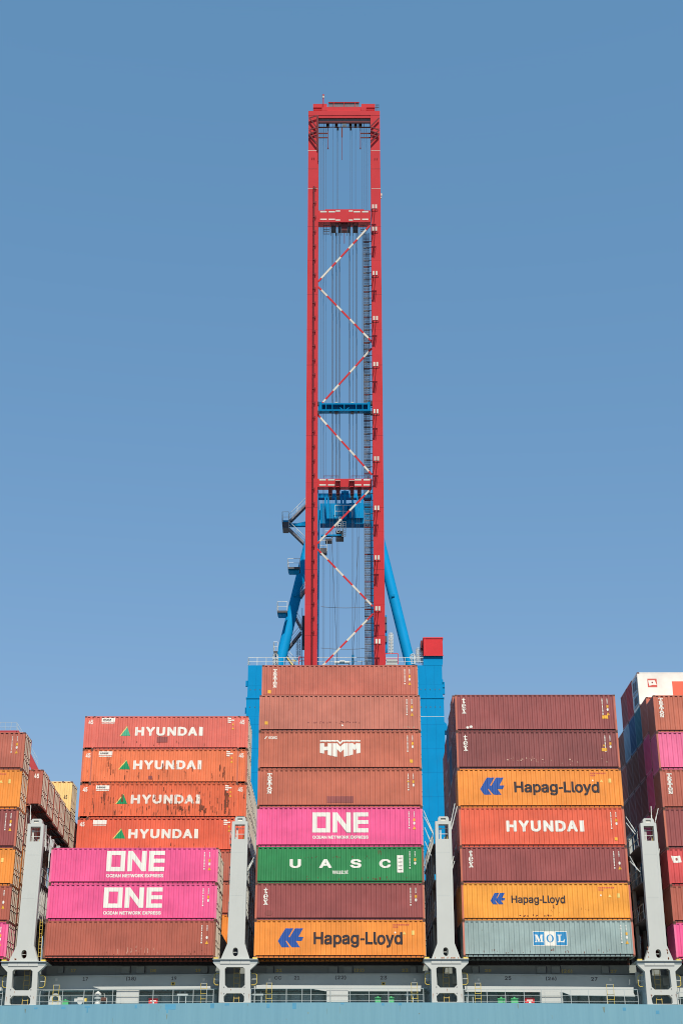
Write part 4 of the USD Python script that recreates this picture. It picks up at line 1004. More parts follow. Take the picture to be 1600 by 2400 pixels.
def bbox_(x0, y0, x1, y1, n0, n1):
    """A box of the boom from its rectangle in the photograph, front at n0."""
    ym, xm = (y0 + y1) / 2, (x0 + x1) / 2
    return box(bl(x0, ym, n0)[0], bl(x1, ym, n0)[0], n0, n1, bl(xm, y1, n0)[1], bl(xm, y0, n0)[1])


crane = thing('quay_crane', 'tall quay crane with raised red boom on a blue portal behind the centre stack', 'crane', (BO[0], YL, ZQ))
C = lambda n, m, mat, par=None, **k: part(par or crane, n, m, mat, world=True, **k)


def girder(xa0, xa1, ya, xb0, xb1, yb, n0=0.0, n1=1.9):
    (l0, s0), (r0, _) = bl(xa0, ya), bl(xa1, ya); (l1, s1), (r1, _) = bl(xb0, yb), bl(xb1, yb)
    v = [(l0, n0, s0), (r0, n0, s0), (r0, n1, s0), (l0, n1, s0), (l1, n0, s1), (r1, n0, s1), (r1, n1, s1), (l1, n1, s1)]
    f = [(0, 1, 5), (0, 5, 4), (1, 2, 6), (1, 6, 5), (2, 3, 7), (2, 7, 6), (3, 0, 4), (3, 4, 7), (0, 3, 2), (0, 2, 1), (4, 5, 6), (4, 6, 7)]
    return trimesh.Trimesh(np.array(v), np.array(f), process=False)


gl = C('boom_girder', bm(girder(712.6, 742.5, 1612, 723, 746.2, 262)), 'crane_red')
gr_ = C('boom_girder', bm(girder(877.0, 903.3, 1612, 867.8, 889.6, 262)), 'crane_red')
for y in (351.5, 441.5, 608.7, 771, 939, 1131, 1246, 1417):
    for g, xa, xb in ((gl, 722 - (y - 262) * .0068, 744), (gr_, 869 + (y - 262) * .0066, 890 + (y - 262) * .0102)):
        C('weld_line', bm(bbox_(xa, y - .5, xb, y + .5, -.006, .0)), 'crane_white' if y < 500 else 'crane_red', g)
for y in (300, 395, 530, 690, 855, 1020, 1190, 1335, 1490):
    for g, xa, xb in ((gl, 722 - (y - 262) * .0068, 744), (gr_, 869 + (y - 262) * .0066, 890 + (y - 262) * .0102)):
        C('plate_seam', bm(bbox_(xa + .2, y - .3, xb - .2, y + .3, -.004, .0)), 'crane_red_dark', g)
for y, x in ((369, 731.5), (369, 736), (370, 878), (370, 883)):
    C('lifting_lug', bm(bbox_(x - .7, y - 1.2, x + .7, y + 1.2, -.1, 0)), 'crane_red_dark', gl if x < 800 else gr_)
# cable duct with clamps on the left girder
x1, s1 = bl(735.5, 437); x0, s0 = bl(731.0 - .5, 1620)
pipe = C('cable_duct', bm(rod((x0, -.12, s0), (x1, -.12, s1), .10, 6)), 'crane_red_dark')
for k in range(32):
    y = 437 + k * 33.6; f = (y - 437) / (1620 - 437); x = 735.5 + (730.5 - 735.5) * f
    C('duct_clamp', bm([bbox_(x + 3.2, y, x + 5.0, y + 5, -.16, 0.0), bbox_(x - 1.5, y + 1, x + 2, y + 4, -.26, -.12)]), 'crane_red_dark', pipe)
# end frame at the boom tip
tb = C('tip_beam', bm(bbox_(722.5, 259, 889.8, 269.2, -.02, 2.0)), 'crane_red')
C('tip_beam', bm(bbox_(766, 249.5, 846.5, 259, .2, 1.7)), 'crane_red', tb)
for x0, x1 in ((733.5, 766), (846.6, 878.5)):
    C('tip_house', bm(bbox_(x0, 242.5, x1, 251, .5, 2.2)), 'crane_red', tb); C('tip_house', bm(bbox_(x0 + 1, 252, x1, 257.5, .6, 2.2)), 'crane_red', tb)
for x0, x1 in ((754, 766), (846.5, 858)): C('tip_pad', bm(bbox_(x0, 250.5, x1, 258.6, .0, .5)), 'crane_red', tb)
C('tip_grating', bm(bbox_(770, 239.5, 841, 250.5, .8, 1.0)), 'grating', tb)
C('tip_rail', bm([bbox_(769, 238, 842, 239.2, .7, .8), bbox_(769, 250.6, 842, 251.8, .7, .8)] + [bbox_(x, 238, x + .9, 251, .68, .75) for x in (781, 805.5, 831)]), 'crane_red', tb)
C('tip_cage', bm([bbox_(878.8, 244.2, 888, 245, .4, .5), bbox_(878.8, 250, 888, 250.8, .4, .5)] + [bbox_(x, 244.2, x + .8, 258, .4, .5) for x in (880, 883.5, 886.5)]), 'dark_steel', tb)
x, s = bl(757.3, 249); x2, s2 = bl(757.3, 226)
be = C('beacon_mast', bm(rod((x, .3, s), (x, .3, s2), .07, 6)), 'crane_red', tb)
be = C('beacon', bm(rod((x, .3, s2), (x, .3, s2 + .3), .13, 10)), 'crane_white', None); C('beacon_cap', bm(rod((x, .3, s2 + .3), (x, .3, s2 + .44), .15, 10)), 'crane_red', be)
# platform hung inside the tip
pf = C('tip_platform', bm([bbox_(746.4, 269.6, 867.5, 275.4, .02, .3)]), 'crane_red')
C('platform_grating', bm(bbox_(746.6, 275.6, 867.5, 282.6, .2, .25)), 'grating', pf)
C('platform_beam', bm([bbox_(746.6, 282.8, 867.4, 286, .1, .5)]), 'crane_red_dark', pf)
C('platform_rail', bm([bbox_(744.8, 296.2, 867.8, 297.6, .6, .7)] + [bbox_(x, 270, x + 1.0, 297, .5, .6) for x in (746, 759, 779, 799, 813.5, 826, 839, 852, 866)]), 'crane_red_dark', pf)
C('platform_box', bm([bbox_(801.5, 285, 811.5, 288.4, .3, .5), bbox_(801.5, 291, 811.5, 294.6, .3, .5)]), 'crane_white', pf)
for x in (768, 788, 821, 833, 844): C('sheave_block', bm(bbox_(x - 3.5, 286.2, x + 3.5, 295, .8, 1.3)), 'dark_steel', pf)
for x in (791.5, 821.5): C('hook', bm(bbox_(x - 2, 298, x + 2, 303.5, .7, .9)), 'dark_steel', pf)
C('centre_pole', bm([bbox_(800.6, 297.6, 801.9, 373.5, .4, .5), bbox_(799.8, 299, 802.6, 320, .38, .52)]), 'crane_red_dark', pf)
for a, b, pz in ((745, 769, 768.3), (843.5, 868, 844.3)):
    C('hanging_frame', bm([bbox_(a, y, b, y + 1.8, .6, .75) for y in (296.2, 310.3, 320.3)] + [bbox_(pz - .8, 296, pz + .8, 346.5, .55, .7), bbox_(pz - 1.6, 345, pz + 1.6, 347, .5, .75)]), 'crane_red_dark', pf)
    C('frame_mesh', bm([bbox_(a + (b - a) * q / 5, 288, a + (b - a) * q / 5 + .5, 320, .9, .95) for q in range(1, 5)]), 'grating', pf)
br = C('tip_bracket', bm([obar((*([bl(p[0], p[1], -.25)[0]]), -.25, bl(p[0], p[1], -.25)[1]), (bl(p[2], p[3], -.25)[0], -.25, bl(p[2], p[3], -.25)[1]), .12, .12, (0, 1, 0)) for p in
     [(724.5, 275.5, 741, 296), (724.5, 304, 741, 322.5), (724.5, 313.5, 742, 337), (724.5, 304, 742, 298), (724.5, 313.5, 742, 306), (724.5, 275.5, 742, 270), (888, 275.5, 869, 294.5), (888, 303.5, 868.5, 321.5), (888, 313, 868, 334), (888, 303.5, 868, 297), (888, 313, 868, 305)]]), 'crane_red_dark')
C('inner_duct', bm(bbox_(742.5, 269, 746, 350, -.15, -.02)), 'crane_red_dark'); C('inner_duct', bm(bbox_(745.2, 320, 746.6, 377, -.15, .1)), 'crane_red_dark')
C('girder_lamp', bm([bbox_(891, 452.5, 895, 457.5, .2, .5), bbox_(891, 460.5, 894, 463, .2, .5)]), 'crane_white')

# cross beams with white marks
cb = C('cross_beam', bm([bbox_(745.5, 492.5, 868, 519.4, .25, 2.0), bbox_(761.5, 489.7, 852.5, 492.5, .25, 2.0)]), 'crane_red')
for y0, y1, o in ((493.8, 497, 1.6), (511.8, 515, -1.6)):
    for a, b, d in ((750.2, 765.5, 0), (769.8, 784.9, 0), (786.6, 796.8, 1), (817.2, 826.4, 1), (828.7, 843.6, 0), (848.2, 862.7, 0)):
        C('white_mark', bm(bbox_(a, y0 - o * d, b, y1 - o * d, .235, .25)), 'crane_white', cb)
for a, b in ((775, 788), (791.5, 800.5), (813, 821.5), (826, 839)):
    sb = C('sheave_block', bm([bbox_(a, 521, a + 1.2, 545, .6, 1.6), bbox_(b - 1.2, 521, b, 545, .6, 1.6)]), 'dark_steel', cb)
    x0, sA = bl(a + 1.5, 536, 1.0); x1, _ = bl(b - 1.5, 536, 1.0)
    C('sheave', bm(rod((x0, 1.1, sA), (x1, 1.1, sA), .48, 14)), 'dark_steel', cb)
C('centre_box', bm([bbox_(800.5, 524, 813, 539, .6, 1.5)]), 'crane_red_dark', cb); C('centre_pole', bm(bbox_(806, 539, 807.5, 570, .8, .9)), 'crane_red_dark', cb)
for a, b in ((757.5, 771.5), (844, 856)):
    C('inspection_cage', bm([bbox_(a, y, b, y + 1, .7, .8) for y in (527, 537, 541, 547)] + [bbox_(x, 527, x + 1, 548, .7, .8) for x in (a, (a + b) / 2, b)]), 'dark_steel', cb)
cb = C('cross_beam', bm(bbox_(741.5, 1122, 871.5, 1141, .25, 2.0)), 'crane_red')
for y0, y1 in ((1122.6, 1126), (1134.6, 1138)):
    for a, b in ((748, 763.5), (768.4, 784), (830.7, 846.4), (851.5, 866.6)):
        C('white_mark', bm(bbox_(a, y0, b, y1, .235, .25)), 'crane_white', cb)
for a, b in ((786, 797), (818, 830)):
    C('beam_bracket', bm([bbox_(a, 1126.5, b, 1128, .0, .25), bbox_(a - .5, 1127, a + .8, 1139, .05, .25), bbox_(b - .8, 1127, b + .5, 1139, .05, .25)]), 'crane_red_dark', cb)
    C('bracket_cap', bm(bbox_(a, 1125.5, b, 1126.5, .0, .25)), 'letter_cream' if False else 'crane_white', cb)
C('beam_rail', bm([bbox_(758, 1114.8, 793, 1115.6, .8, .86), bbox_(823, 1114.8, 868, 1115.6, .8, .86)] + [bbox_(x, 1115, x + .8, 1122, .8, .86) for x in (758, 774, 792, 823, 841, 862)]), 'crane_red_dark', cb)
for x in (774, 792, 825, 842):
    C('sheave_block', bm([bbox_(x - 4.5, 1142, x + 4.5, 1158, .6, 1.8)]), 'crane_red_dark', cb); xx, sA = bl(x, 1164, 1.1)
    C('sheave', bm(rod((xx - .18, 1.1, sA), (xx + .18, 1.1, sA), .4, 14)), 'dark_steel', cb)
# blue rope support beam between the girders
tr = C('rope_support_beam', bm([bbox_(746, 944.5, 869, 947.5, .2, 1.6), bbox_(746, 959, 869, 962.5, .2, 1.6), bbox_(746, 944.5, 869, 962.5, .9, 1.0), bbox_(746, 941.5, 754, 962.5, .15, 1.6), bbox_(861, 941.5, 869, 962.5, .15, 1.6)]), 'crane_blue')
for x in (764, 778.5, 806.5, 834.5, 849.5): C('stiffener', bm(bbox_(x - .9, 945, x + .9, 962, .18, .9)), 'crane_blue', tr)
for a, b in ((796, 804), (818, 810)):
    p, q = bl(a, 953), bl(b, 959); C('stiffener', bm(obar((p[0], .5, p[1]), (q[0], .5, q[1]), .1, .3, (0, 1, 0))), 'crane_blue', tr)
for x, y in ((745, 944), (745, 965), (869.5, 943.5), (869.5, 966)): C('roller', bm(bbox_(x - 1.5, y - 3, x + 2.5, y + 4, .0, .8)), 'dark_steel', tr)
for x in (788, 825.5): C('rope_guide', bm([bbox_(x - 4, 962.6, x + 4, 967, .4, 1.2)]), 'dark_steel', tr); C('guide_cap', bm(bbox_(x - 3, 941.8, x + 3, 943.4, .5, .9)), 'crane_white', tr)
for x in (774, 840): C('rope_guide', bm(bbox_(x - 2, 962.6, x + 2, 967, .5, .9)), 'dark_steel', tr)

# diagonal braces, red and white
DIAG = [(866.5, 528.5, 745.5, 659.5), (745.5, 672, 870.5, 800), (870.5, 816.5, 755, 944.5), (744.5, 972, 871.5, 1113), (870.5, 1144, 743.5, 1274), (743.5, 1287, 873.5, 1421.5), (874.5, 1438.5, 742, 1575)]
BANDS = [[(.06, .27), (.32, .42), (.56, .67), (.72, .96)], [(.05, .18), (.34, .45), (.59, .69), (.84, .95)], [(.05, .17), (.32, .45), (.66, .79), (.93, .99)], [(.04, .18), (.34, .45), (.58, .69), (.85, .95)],
         [(.04, .13), (.28, .42), (.55, .70), (.84, .97)], [(.06, .20), (.32, .48), (.62, .78), (.87, .98)], [(.10, .21), (.31, .48), (.58, .72), (.84, .90)]]
for k, (x0, y0, x1, y1) in enumerate(DIAG):
    p, q = bl(x0, y0, .5), bl(x1, y1, .5); p, q = np.array([p[0], .5, p[1]]), np.array([q[0], .5, q[1]])
    dg = C('diagonal_brace', bm(obar(p, q, .21, .23, (0, 1, 0))), 'crane_red')
    for a, b in BANDS[k]:
        a, b = a + (b - a) * .08, b - (b - a) * .08
        C('white_band', bm(obar(p + (q - p) * a, p + (q - p) * b, .224, .244, (0, 1, 0))), 'crane_white', dg)

# wire ropes
for k, (x, ya, yb, n) in enumerate([(752.5, 300, 1120, .7), (756.2, 300, 1120, 1.0), (759, 300, 1120, .8), (763, 300, 1120, 1.1), (780, 300, 490, 1.0), (789, 300, 490, .9), (792.4, 300, 490, 1.1), (821, 300, 490, 1.0), (825, 300, 490, .8), (833, 300, 490, 1.0),
                                    (849, 300, 1120, 1.0), (853, 300, 1120, .8), (857, 300, 1120, 1.1), (861, 300, 1120, .9),
                                    (778, 545, 1150, .9), (780.6, 545, 1150, 1.2), (786.5, 545, 1150, .9), (788.6, 545, 1150, 1.2), (794, 545, 1150, .9), (797, 545, 1150, 1.2), (817, 545, 1150, .9), (820, 545, 1150, 1.2), (826.5, 545, 1150, 1.0), (834.6, 545, 1150, .9), (837, 545, 1150, 1.2),
                                    (756, 1140, 1600, 1.0), (760, 1140, 1600, 1.3), (774, 1170, 1600, 1.0), (779, 1170, 1600, 1.2), (790, 1170, 1600, 1.0), (793, 1170, 1600, 1.3), (824, 1170, 1600, 1.0), (828, 1170, 1600, 1.2), (836, 1170, 1600, 1.0), (842, 1170, 1600, 1.3)]):
    a, b = bl(x, ya, n), bl(x, yb, n)
    thick = .032 if 545 == ya else .017
    C('hoist_rope', bm(rod((a[0], n, a[1]), (b[0], n, b[1]), thick, 5)), 'rope')
for x0, y0, x1, y1 in ((777, 1258, 790, 1555), (840, 1258, 827, 1536)):
    a, b = bl(x0, y0, 2.5), bl(x1, y1, 2.5); C('hoist_rope', bm(rod((a[0], 2.5, a[1]), (b[0], 2.5, b[1]), .028, 5)), 'rope')
C('rope_socket', bm(bbox_(824.5, 1535, 829.5, 1558, 2.4, 2.7)), 'crane_blue')
for y in (1422, 1519):
    pts = [bl(752 + 115 * f, y + 3.0 * (1 - (2 * f - 1) ** 2), 2.5) for f in np.linspace(0, 1, 9)]
    C('cross_wire', bm([rod((pts[i][0], 2.5, pts[i][1]), (pts[i + 1][0], 2.5, pts[i + 1][1]), .03, 5) for i in range(8)]), 'rope')

# caged ladder along the right girder
la = []
(xl0, sl0), (xr0, _), (xl1, sl1), (xr1, _) = bl(855, 1560, 1.2), bl(869.5, 1560, 1.2), bl(850.5, 545, 1.2), bl(864.5, 545, 1.2)
for f in (0, .14, .28, .42, .58, .72, .86, 1):
    la.append(rod((xl0 + (xr0 - xl0) * f, 1.2 + .35 * math.sin(math.pi * f), sl0), (xl1 + (xr1 - xl1) * f, 1.2 + .35 * math.sin(math.pi * f), sl1), .035 if f in (0, 1) else .026, 5))
lad = C('caged_ladder', bm(la), 'grating')
ns = int((sl1 - sl0) / .85)
for k in range(ns):
    s = sl0 + k * .85; f = k / ns; a, b = xl0 + (xl1 - xl0) * f, xr0 + (xr1 - xr0) * f
    C('cage_hoop', bm([box(a, b + .5, 1.17, 1.23, s, s + .08), box(a, b, 1.5, 1.54, s, s + .08)]), 'crane_red_dark' if k % 4 == 0 else 'grating', lad)
C('rungs', bm([box(xl0 + (xl1 - xl0) * k / (ns * 4), xr0 + (xr1 - xr0) * k / (ns * 4), 1.56, 1.6, sl0 + k * .2125, sl0 + k * .2125 + .04) for k in range(ns * 4)]), 'grating', lad, kind='stuff')

# work lights on brackets
for k, (y, x) in enumerate([(483, 875.8), (535.5, 876.0), (639.3, 877.2), (745, 878.0), (853, 878.6), (963.5, 879.2), (1074.5, 880.6), (1190.5, 881.3), (1307, 882.0), (1426.5, 883.5), (1503.5, 883.8)]):
    n = -1.35; sc = 1 + (y - 480) * .00022
    wl = C('work_light', bm([bbox_(x - 5, y + 4.6, x + 7, y + 5.6, n, n + .1)]), 'crane_red_dark')
    for o in (-1.9, 5.1):
        C('lamp_head', bm(bbox_(x + o - 1.9 * sc, y - 4.7 * sc, x + o + 1.9 * sc, y + 4.4 * sc, n, n + .2)), 'crane_white', wl)
        C('lamp_back', bm(bbox_(x + o - 1.9 * sc, y - 4.7 * sc, x + o + 1.9 * sc, y + 4.4 * sc, n + .2, n + .38)), 'dark_steel', wl)
    a = bl(x, y + 5, n); g = bl(x - 3.5, y + 17, 0)
    C('bracket', bm([rod((a[0] - .2, n + .1, a[1]), (g[0], 0, g[1]), .06, 6), rod((a[0] + .25, n + .1, a[1]), (g[0] + .3, 0, g[1] + .3), .05, 6), box(a[0] - .35, a[0] - .28, n, n + .7, a[1] - .12, a[1] - .06), box(a[0] + .43, a[0] + .5, n, n + .7, a[1] - .12, a[1] - .06), box(a[0] - .35, a[0] + .5, n + .62, n + .7, a[1] - .12, a[1] - .06)]), 'crane_red_dark', wl)

# blue portal
zt_l, zt_r = at(600, 1559.5, YL)[2], at(1010, 1538.5, YL)[2]
xl_ = (at(581, 1575, YL)[0], at(640, 1575, YL)[0]); xr_ = (at(978, 1590, YL)[0], at(1036, 1590, YL)[0])
zf = at(600, 1635, YL)[2]
for (a, b), top in ((xl_, zt_l), (xr_, at(1010, 1559.5, YL)[2])):
    lg = C('portal_leg', [box(a, b, YL, YL + 2.6, zf, top), box(a - .1, b + .1, YL - .05, YL + 2.65, ZQ + 1.4, zf - .16)], 'crane_blue')
    C('leg_flange', box(a - .16, b + .16, YL - .12, YL + 2.7, zf - .16, zf), 'crane_blue', lg)
    for q in range(5):
        C('flange_bolt', [box(a + .3 + q * (b - a - .7) / 4, a + .38 + q * (b - a - .7) / 4, YL - .07, YL - .03, zf - 1.3, zf - 1.15)], 'dark_steel', lg)
        C('flange_bolt', [box(a + .3 + q * (b - a - .7) / 4, a + .38 + q * (b - a - .7) / 4, YL - .02, YL + .01, zf + .9, zf + 1.05)], 'dark_steel', lg)
    for d in (1.55, 5.6): C('weld_line', box(a + .01, b - .01, YL - .006, YL, zf + d, zf + d + .05) if d < 3 else box(a - .09, b + .09, YL - .056, YL - .05, zf - 2.4, zf - 2.35), 'rail_white' if (a > 0 and d > 3) else 'crane_blue', lg)
    for q in (.33, .68):
        X = a + (b - a) * q; C('stiffener_seam', [box(X, X + .02, YL - .055, YL - .05, ZQ + 1.5, zf - .3), box(X, X + .02, YL - .004, YL, zf + .05, top - .05)], 'crane_blue_deep', lg)
    for z in np.arange(zf - 3.4, ZQ + 3, -2.9): C('plate_seam', box(a - .09, b + .09, YL - .054, YL - .05, z, z + .025), 'crane_blue_deep', lg)
    C('leg_foot', box(a - .5, b + .5, YL - .6, YL + 3.2, ZQ, ZQ + 1.4), 'crane_blue', lg)
a, b = xr_
C('leg_head', prism(P((a + .75, zt_r - 1.15), (b + .05, zt_r - 1.15), (b + .12, zt_r - .9), (b + .14, zt_r), (a + .75, zt_r)), YL - .02, YL + 2.4), 'crane_blue')
C('leg_knee', prism(Polygon([(b, at(1036, 1690, YL)[2]), (b + .35, at(1036, 1696, YL)[2]), (b + .5, at(1036, 1706, YL)[2]), (b + .55, at(1036, 1712, YL)[2]), (b, at(1036, 1712, YL)[2])]), YL + .1, YL + 2.2), 'crane_blue')
C('leg_fitting', [box(b - .05, b + .3, YL + .4, YL + .8, at(1036, y, YL)[2] - .5, at(1036, y, YL)[2] + .3) for y in (1602, 1615)] + [box(b, b + .12, YL + .4, YL + .6, at(1036, 1590, YL)[2], at(1036, 1602, YL)[2])], 'crane_blue')
C('leg_fitting', [box(xl_[0] - .28, xl_[0], YL + .4, YL + .7, at(581, y, YL)[2] - .35, at(581, y, YL)[2] + .35) for y in (1600, 1663)], 'crane_blue')
for a, b in ((714, 742), (878, 902)):
    p0, p1 = at(a, 1590, YL)[0], at(b, 1590, YL)[0]
    for x in (p0 + .05, p1 - .35):
        C('boom_hinge', box(x, x + .3, YL - 1.4, YL + .25, zt_l - 2.3, zt_l - .5), 'crane_blue')
    C('hinge_pin', rod((p0 - .1, YL - .9, zt_l - 1.4), (p1 + .1, YL - .9, zt_l - 1.4), .22, 14), 'dark_steel')
C('portal_beam', box(xl_[1], xr_[0], YL + .2, YL + 2.4, zt_l - 2.6, zt_l - .02), 'crane_blue')
for (a, b) in (xl_, xr_):   # landside legs and sill beams
    C('portal_leg', box(a, b, YL + 24, YL + 26.4, ZQ + 1.4, zt_l), 'crane_blue'); C('sill_beam', box(a + .4, b - .4, YL + 2.6, YL + 24, zt_l - 2.4, zt_l - .1), 'crane_blue')
# red house on the right leg
ha, hb = at(992, 1520, YL)[0], at(1036.8, 1520, YL)[0]; hz0, hz1 = at(1014, 1538, YL)[2], at(1014, 1497, YL)[2]
wv = [(ha + (hb - ha) * i / 40, YL - .25 + (.035 if (i // 1) % 2 else 0)) for i in range(41)]
ho = C('service_house', box(ha, hb, YL - .20, YL + 2.6, hz0, hz1), 'crane_red')
C('house_cladding', sheet(np.array([w[0] for w in wv]), np.array([w[1] for w in wv]), hz0 + .02, hz1 - .08), 'crane_red', ho)
C('house_eave', [box(ha - .05, hb + .08, YL - .3, YL + 2.7, hz1 - .06, hz1 + .08), box(ha - .03, hb + .06, YL - .28, YL - .2, hz0 - .05, hz0 + .04)], 'crane_red', ho)
C('house_vent', box(ha - .3, ha - .02, YL + .4, YL + 2.0, hz0 + 1.2, hz1 - .1), 'crane_red_dark', ho)
C('house_edge', box(ha + .12, ha + .2, YL - .28, YL - .25, hz0, hz1), 'crane_red', ho)

# A-frame: inclined tubes, inner columns and cross beam
YA = YL + 4
for pts in (((651.5, 1572), (727, 1262), (742, 1200)), ((964.5, 1572), (888, 1262), (873, 1200))):
    p, q = at(*pts[0], YL + 1.3), at(*pts[2], YA + 3)
    tu = C('frame_tube', trimesh.creation.cylinder(radius=.66, segment=[p, q], sections=32), 'crane_blue', smooth=40)
    m_ = p + (q - p) * .44; C('tube_lug', box(m_[0] - .3, m_[0] + .1, m_[1] - .85, m_[1] - .5, m_[2] - .15, m_[2] + .15), 'crane_blue', tu)
YI = YL + 6
for a, b in ((718, 744.5), (873.5, 890)):
    C('frame_column', box(at(a, 1400, YI)[0], at(b, 1400, YI)[0], YI, YI + 11.0, zt_l - .2, at(800, 1142, YI)[2]), 'crane_blue')
C('frame_beam', box(at(750, 1200, YI)[0], at(867, 1200, YI)[0], YI + .1, YI + 1.6, at(800, 1226, YI)[2], at(800, 1179, YI)[2]), 'crane_blue')
mh = C('machinery_cover', prism(pxpoly([(762, 1180), (814, 1180), (812, 1215), (765, 1215)], YI - .6), YI - .6, YI + .1), 'crane_blue')
C('machinery_cover', box(at(818, 1200, YI)[0], at(851, 1200, YI)[0], YI - .3, YI + .1, at(830, 1216, YI)[2], at(830, 1181, YI)[2]), 'crane_blue')
C('mast_head', [box(at(805, 1160, YI)[0], at(811, 1160, YI)[0], YI + .3, YI + .8, at(808, 1180, YI)[2], at(808, 1147, YI)[2]), box(at(800, 1151, YI)[0], at(817, 1151, YI)[0], YI + .25, YI + .9, at(808, 1153, YI)[2], at(808, 1149, YI)[2])], 'crane_blue')
for x in (762, 769, 787, 800, 826, 838, 849):
    C('sheave_support', [box(at(x - 2.2, 1170, YI)[0], at(x + 2.2, 1170, YI)[0], YI + .3, YI + .6, at(x, 1179, YI)[2], at(x, 1163, YI)[2])], 'crane_blue')
C('frame_beam', box(at(744, 1148, YI)[0], at(872, 1148, YI)[0], YI + 1.4, YI + 2.2, at(800, 1156, YI)[2], at(800, 1146, YI)[2]), 'crane_blue')


def railing(name, pts, h, mat='rail_white', r=.035, par=None, step=1.4, mid=True):
    ms = []
    for p, q in zip(pts[:-1], pts[1:]):
        p, q = np.array(p, float), np.array(q, float); u = np.array([0, 0, h])
        ms += [rod(p + u, q + u, r, 5)] + ([rod(p + u * .5, q + u * .5, r * .8, 5)] if mid else [])
        n = max(1, int(np.linalg.norm(q - p) / step))
        ms += [rod(p + (q - p) * i / n, p + (q - p) * i / n + u, r, 5) for i in range(n + 1)]
    return C(name, ms, mat, par)


def platform(x0, x1, y, Y, depth, h=1.15, label=None):
    a, b = at(x0, y, Y), at(x1, y, Y)
    pl = C('platform', [box(a[0], b[0], Y, Y + depth, a[2] - .12, a[2]), box(a[0], b[0], Y - .03, Y, a[2] - .22, a[2] + .04)], 'dark_steel')
    railing('platform_rail', [(a[0], Y + depth, a[2]), (a[0], Y, a[2]), (b[0], Y, a[2])], h, par=pl, step=.9)
    return pl


def stair(px0, py0, px1, py1, Y, w=.9):
    p, q = at(px0, py0, Y), at(px1, py1, Y)
    o = np.array([0, w, 0]); dz = np.array([0, 0, .3])
    st = C('stair', [obar(p, q, .06, .25), obar(p + o, q + o, .06, .25)], 'grating')
    n = max(3, int(abs(q[2] - p[2]) / .24))
    for i in range(n):
        c = p + (q - p) * (i + .5) / n; C('tread', box(c[0] - .14, c[0] + .14, Y, Y + w, c[2] - .02, c[2] + .02), 'grating', st)
    railing('stair_rail', [p, q], 1.0, par=st, step=1.6)
    return st


YS = YL + 7
platform(661, 676, 1224, YS, 1.6, 1.5)
stair(677, 1222, 716, 1183, YS); stair(677, 1238, 716, 1276, YS)
C('platform_tub', box(at(662, 1230, YS)[0], at(676, 1230, YS)[0], YS + .02, YS + 1.6, at(662, 1238, YS)[2], at(662, 1219, YS)[2]), 'crane_blue')
C('platform_base', [box(at(662, 1230, YS)[0], at(676, 1230, YS)[0], YS - .05, YS + 1.6, at(662, 1238.5, YS)[2], at(662, 1227, YS)[2])], 'dark_steel')
C('strut', [obar(at(676, 1231, YS + .5), at(720, 1231, YS + .5), .5, .36), obar(at(694, 1229, YS + .5), at(720, 1223, YS + .5), .2, .16)], 'crane_blue')
for x0, x1, y in ((674.5, 703, 1330), (649.5, 673, 1432), (641, 650, 1527)):
    platform(x0, x1, y, YL + .3, 1.8, 1.2)
    C('platform_tub', prism(pxpoly([(x0 + .5, y + 1.5), (x1 - 1, y + 1.5), (x1 - 4, y + 8), (x0 + 2, y + 8)], YL + .5), YL + .5, YL + 1.9), 'crane_blue')
stair(692, 1446, 706, 1472, YL + 3); stair(705, 1481, 675, 1519, YL + 3); stair(671, 1537, 690, 1562, YL + 3); stair(715, 1380, 704, 1398, YL + 3)
C('lift_shaft', box(at(707.5, 1480, YL + 3.5)[0], at(716, 1480, YL + 3.5)[0], YL + 3.5, YL + 5, at(710, 1515, YL + 3.5)[2], at(710, 1443, YL + 3.5)[2]), 'dark_steel')
C('lift_mast', [box(at(707, 1480, YL + 3.3)[0], at(708.3, 1480, YL + 3.3)[0], YL + 3.3, YL + 3.5, at(708, 1560, YL + 3.3)[2], at(708, 1425, YL + 3.3)[2])], 'crane_blue')
C('lift_mast', [box(at(902, 1480, YL + 3.3)[0], at(906.5, 1480, YL + 3.3)[0], YL + 3.3, YL + 3.9, at(904, 1530, YL + 3.3)[2], at(904, 1442, YL + 3.3)[2])], 'crane_blue')
C('lift_shaft', [box(at(901, 1480, YL + 3.6)[0], at(906, 1480, YL + 3.6)[0], YL + 3.1, YL + 3.3, at(904, y + 14, YL + 3.6)[2], at(904, y, YL + 3.6)[2]) for y in (1449, 1467, 1494)], 'dark_steel')


def cage(x0, x1, y0, y1, Y, mat='rail_white', nb=7, nh=6, r=.03):
    p0, p1 = at((x0 + x1) / 2, y1, Y), at((x0 + x1) / 2, y0, Y); w = (at(x1, y0, Y)[0] - at(x0, y0, Y)[0]) / 2; ms = []
    for i in range(nb):
        t = math.pi * 2 * i / nb; o = np.array([w * math.cos(t), w * math.sin(t), 0]); ms.append(rod(p0 + o, p1 + o, r, 5))
    for k in range(nh + 1):
        c = p0 + (p1 - p0) * k / nh; ring = [c + np.array([w * math.cos(t), w * math.sin(t), 0]) for t in np.linspace(0, 2 * math.pi, 9)]
        ms += [rod(ring[i], ring[i + 1], r, 4) for i in range(8)]
    return C('ladder_cage', ms, mat)


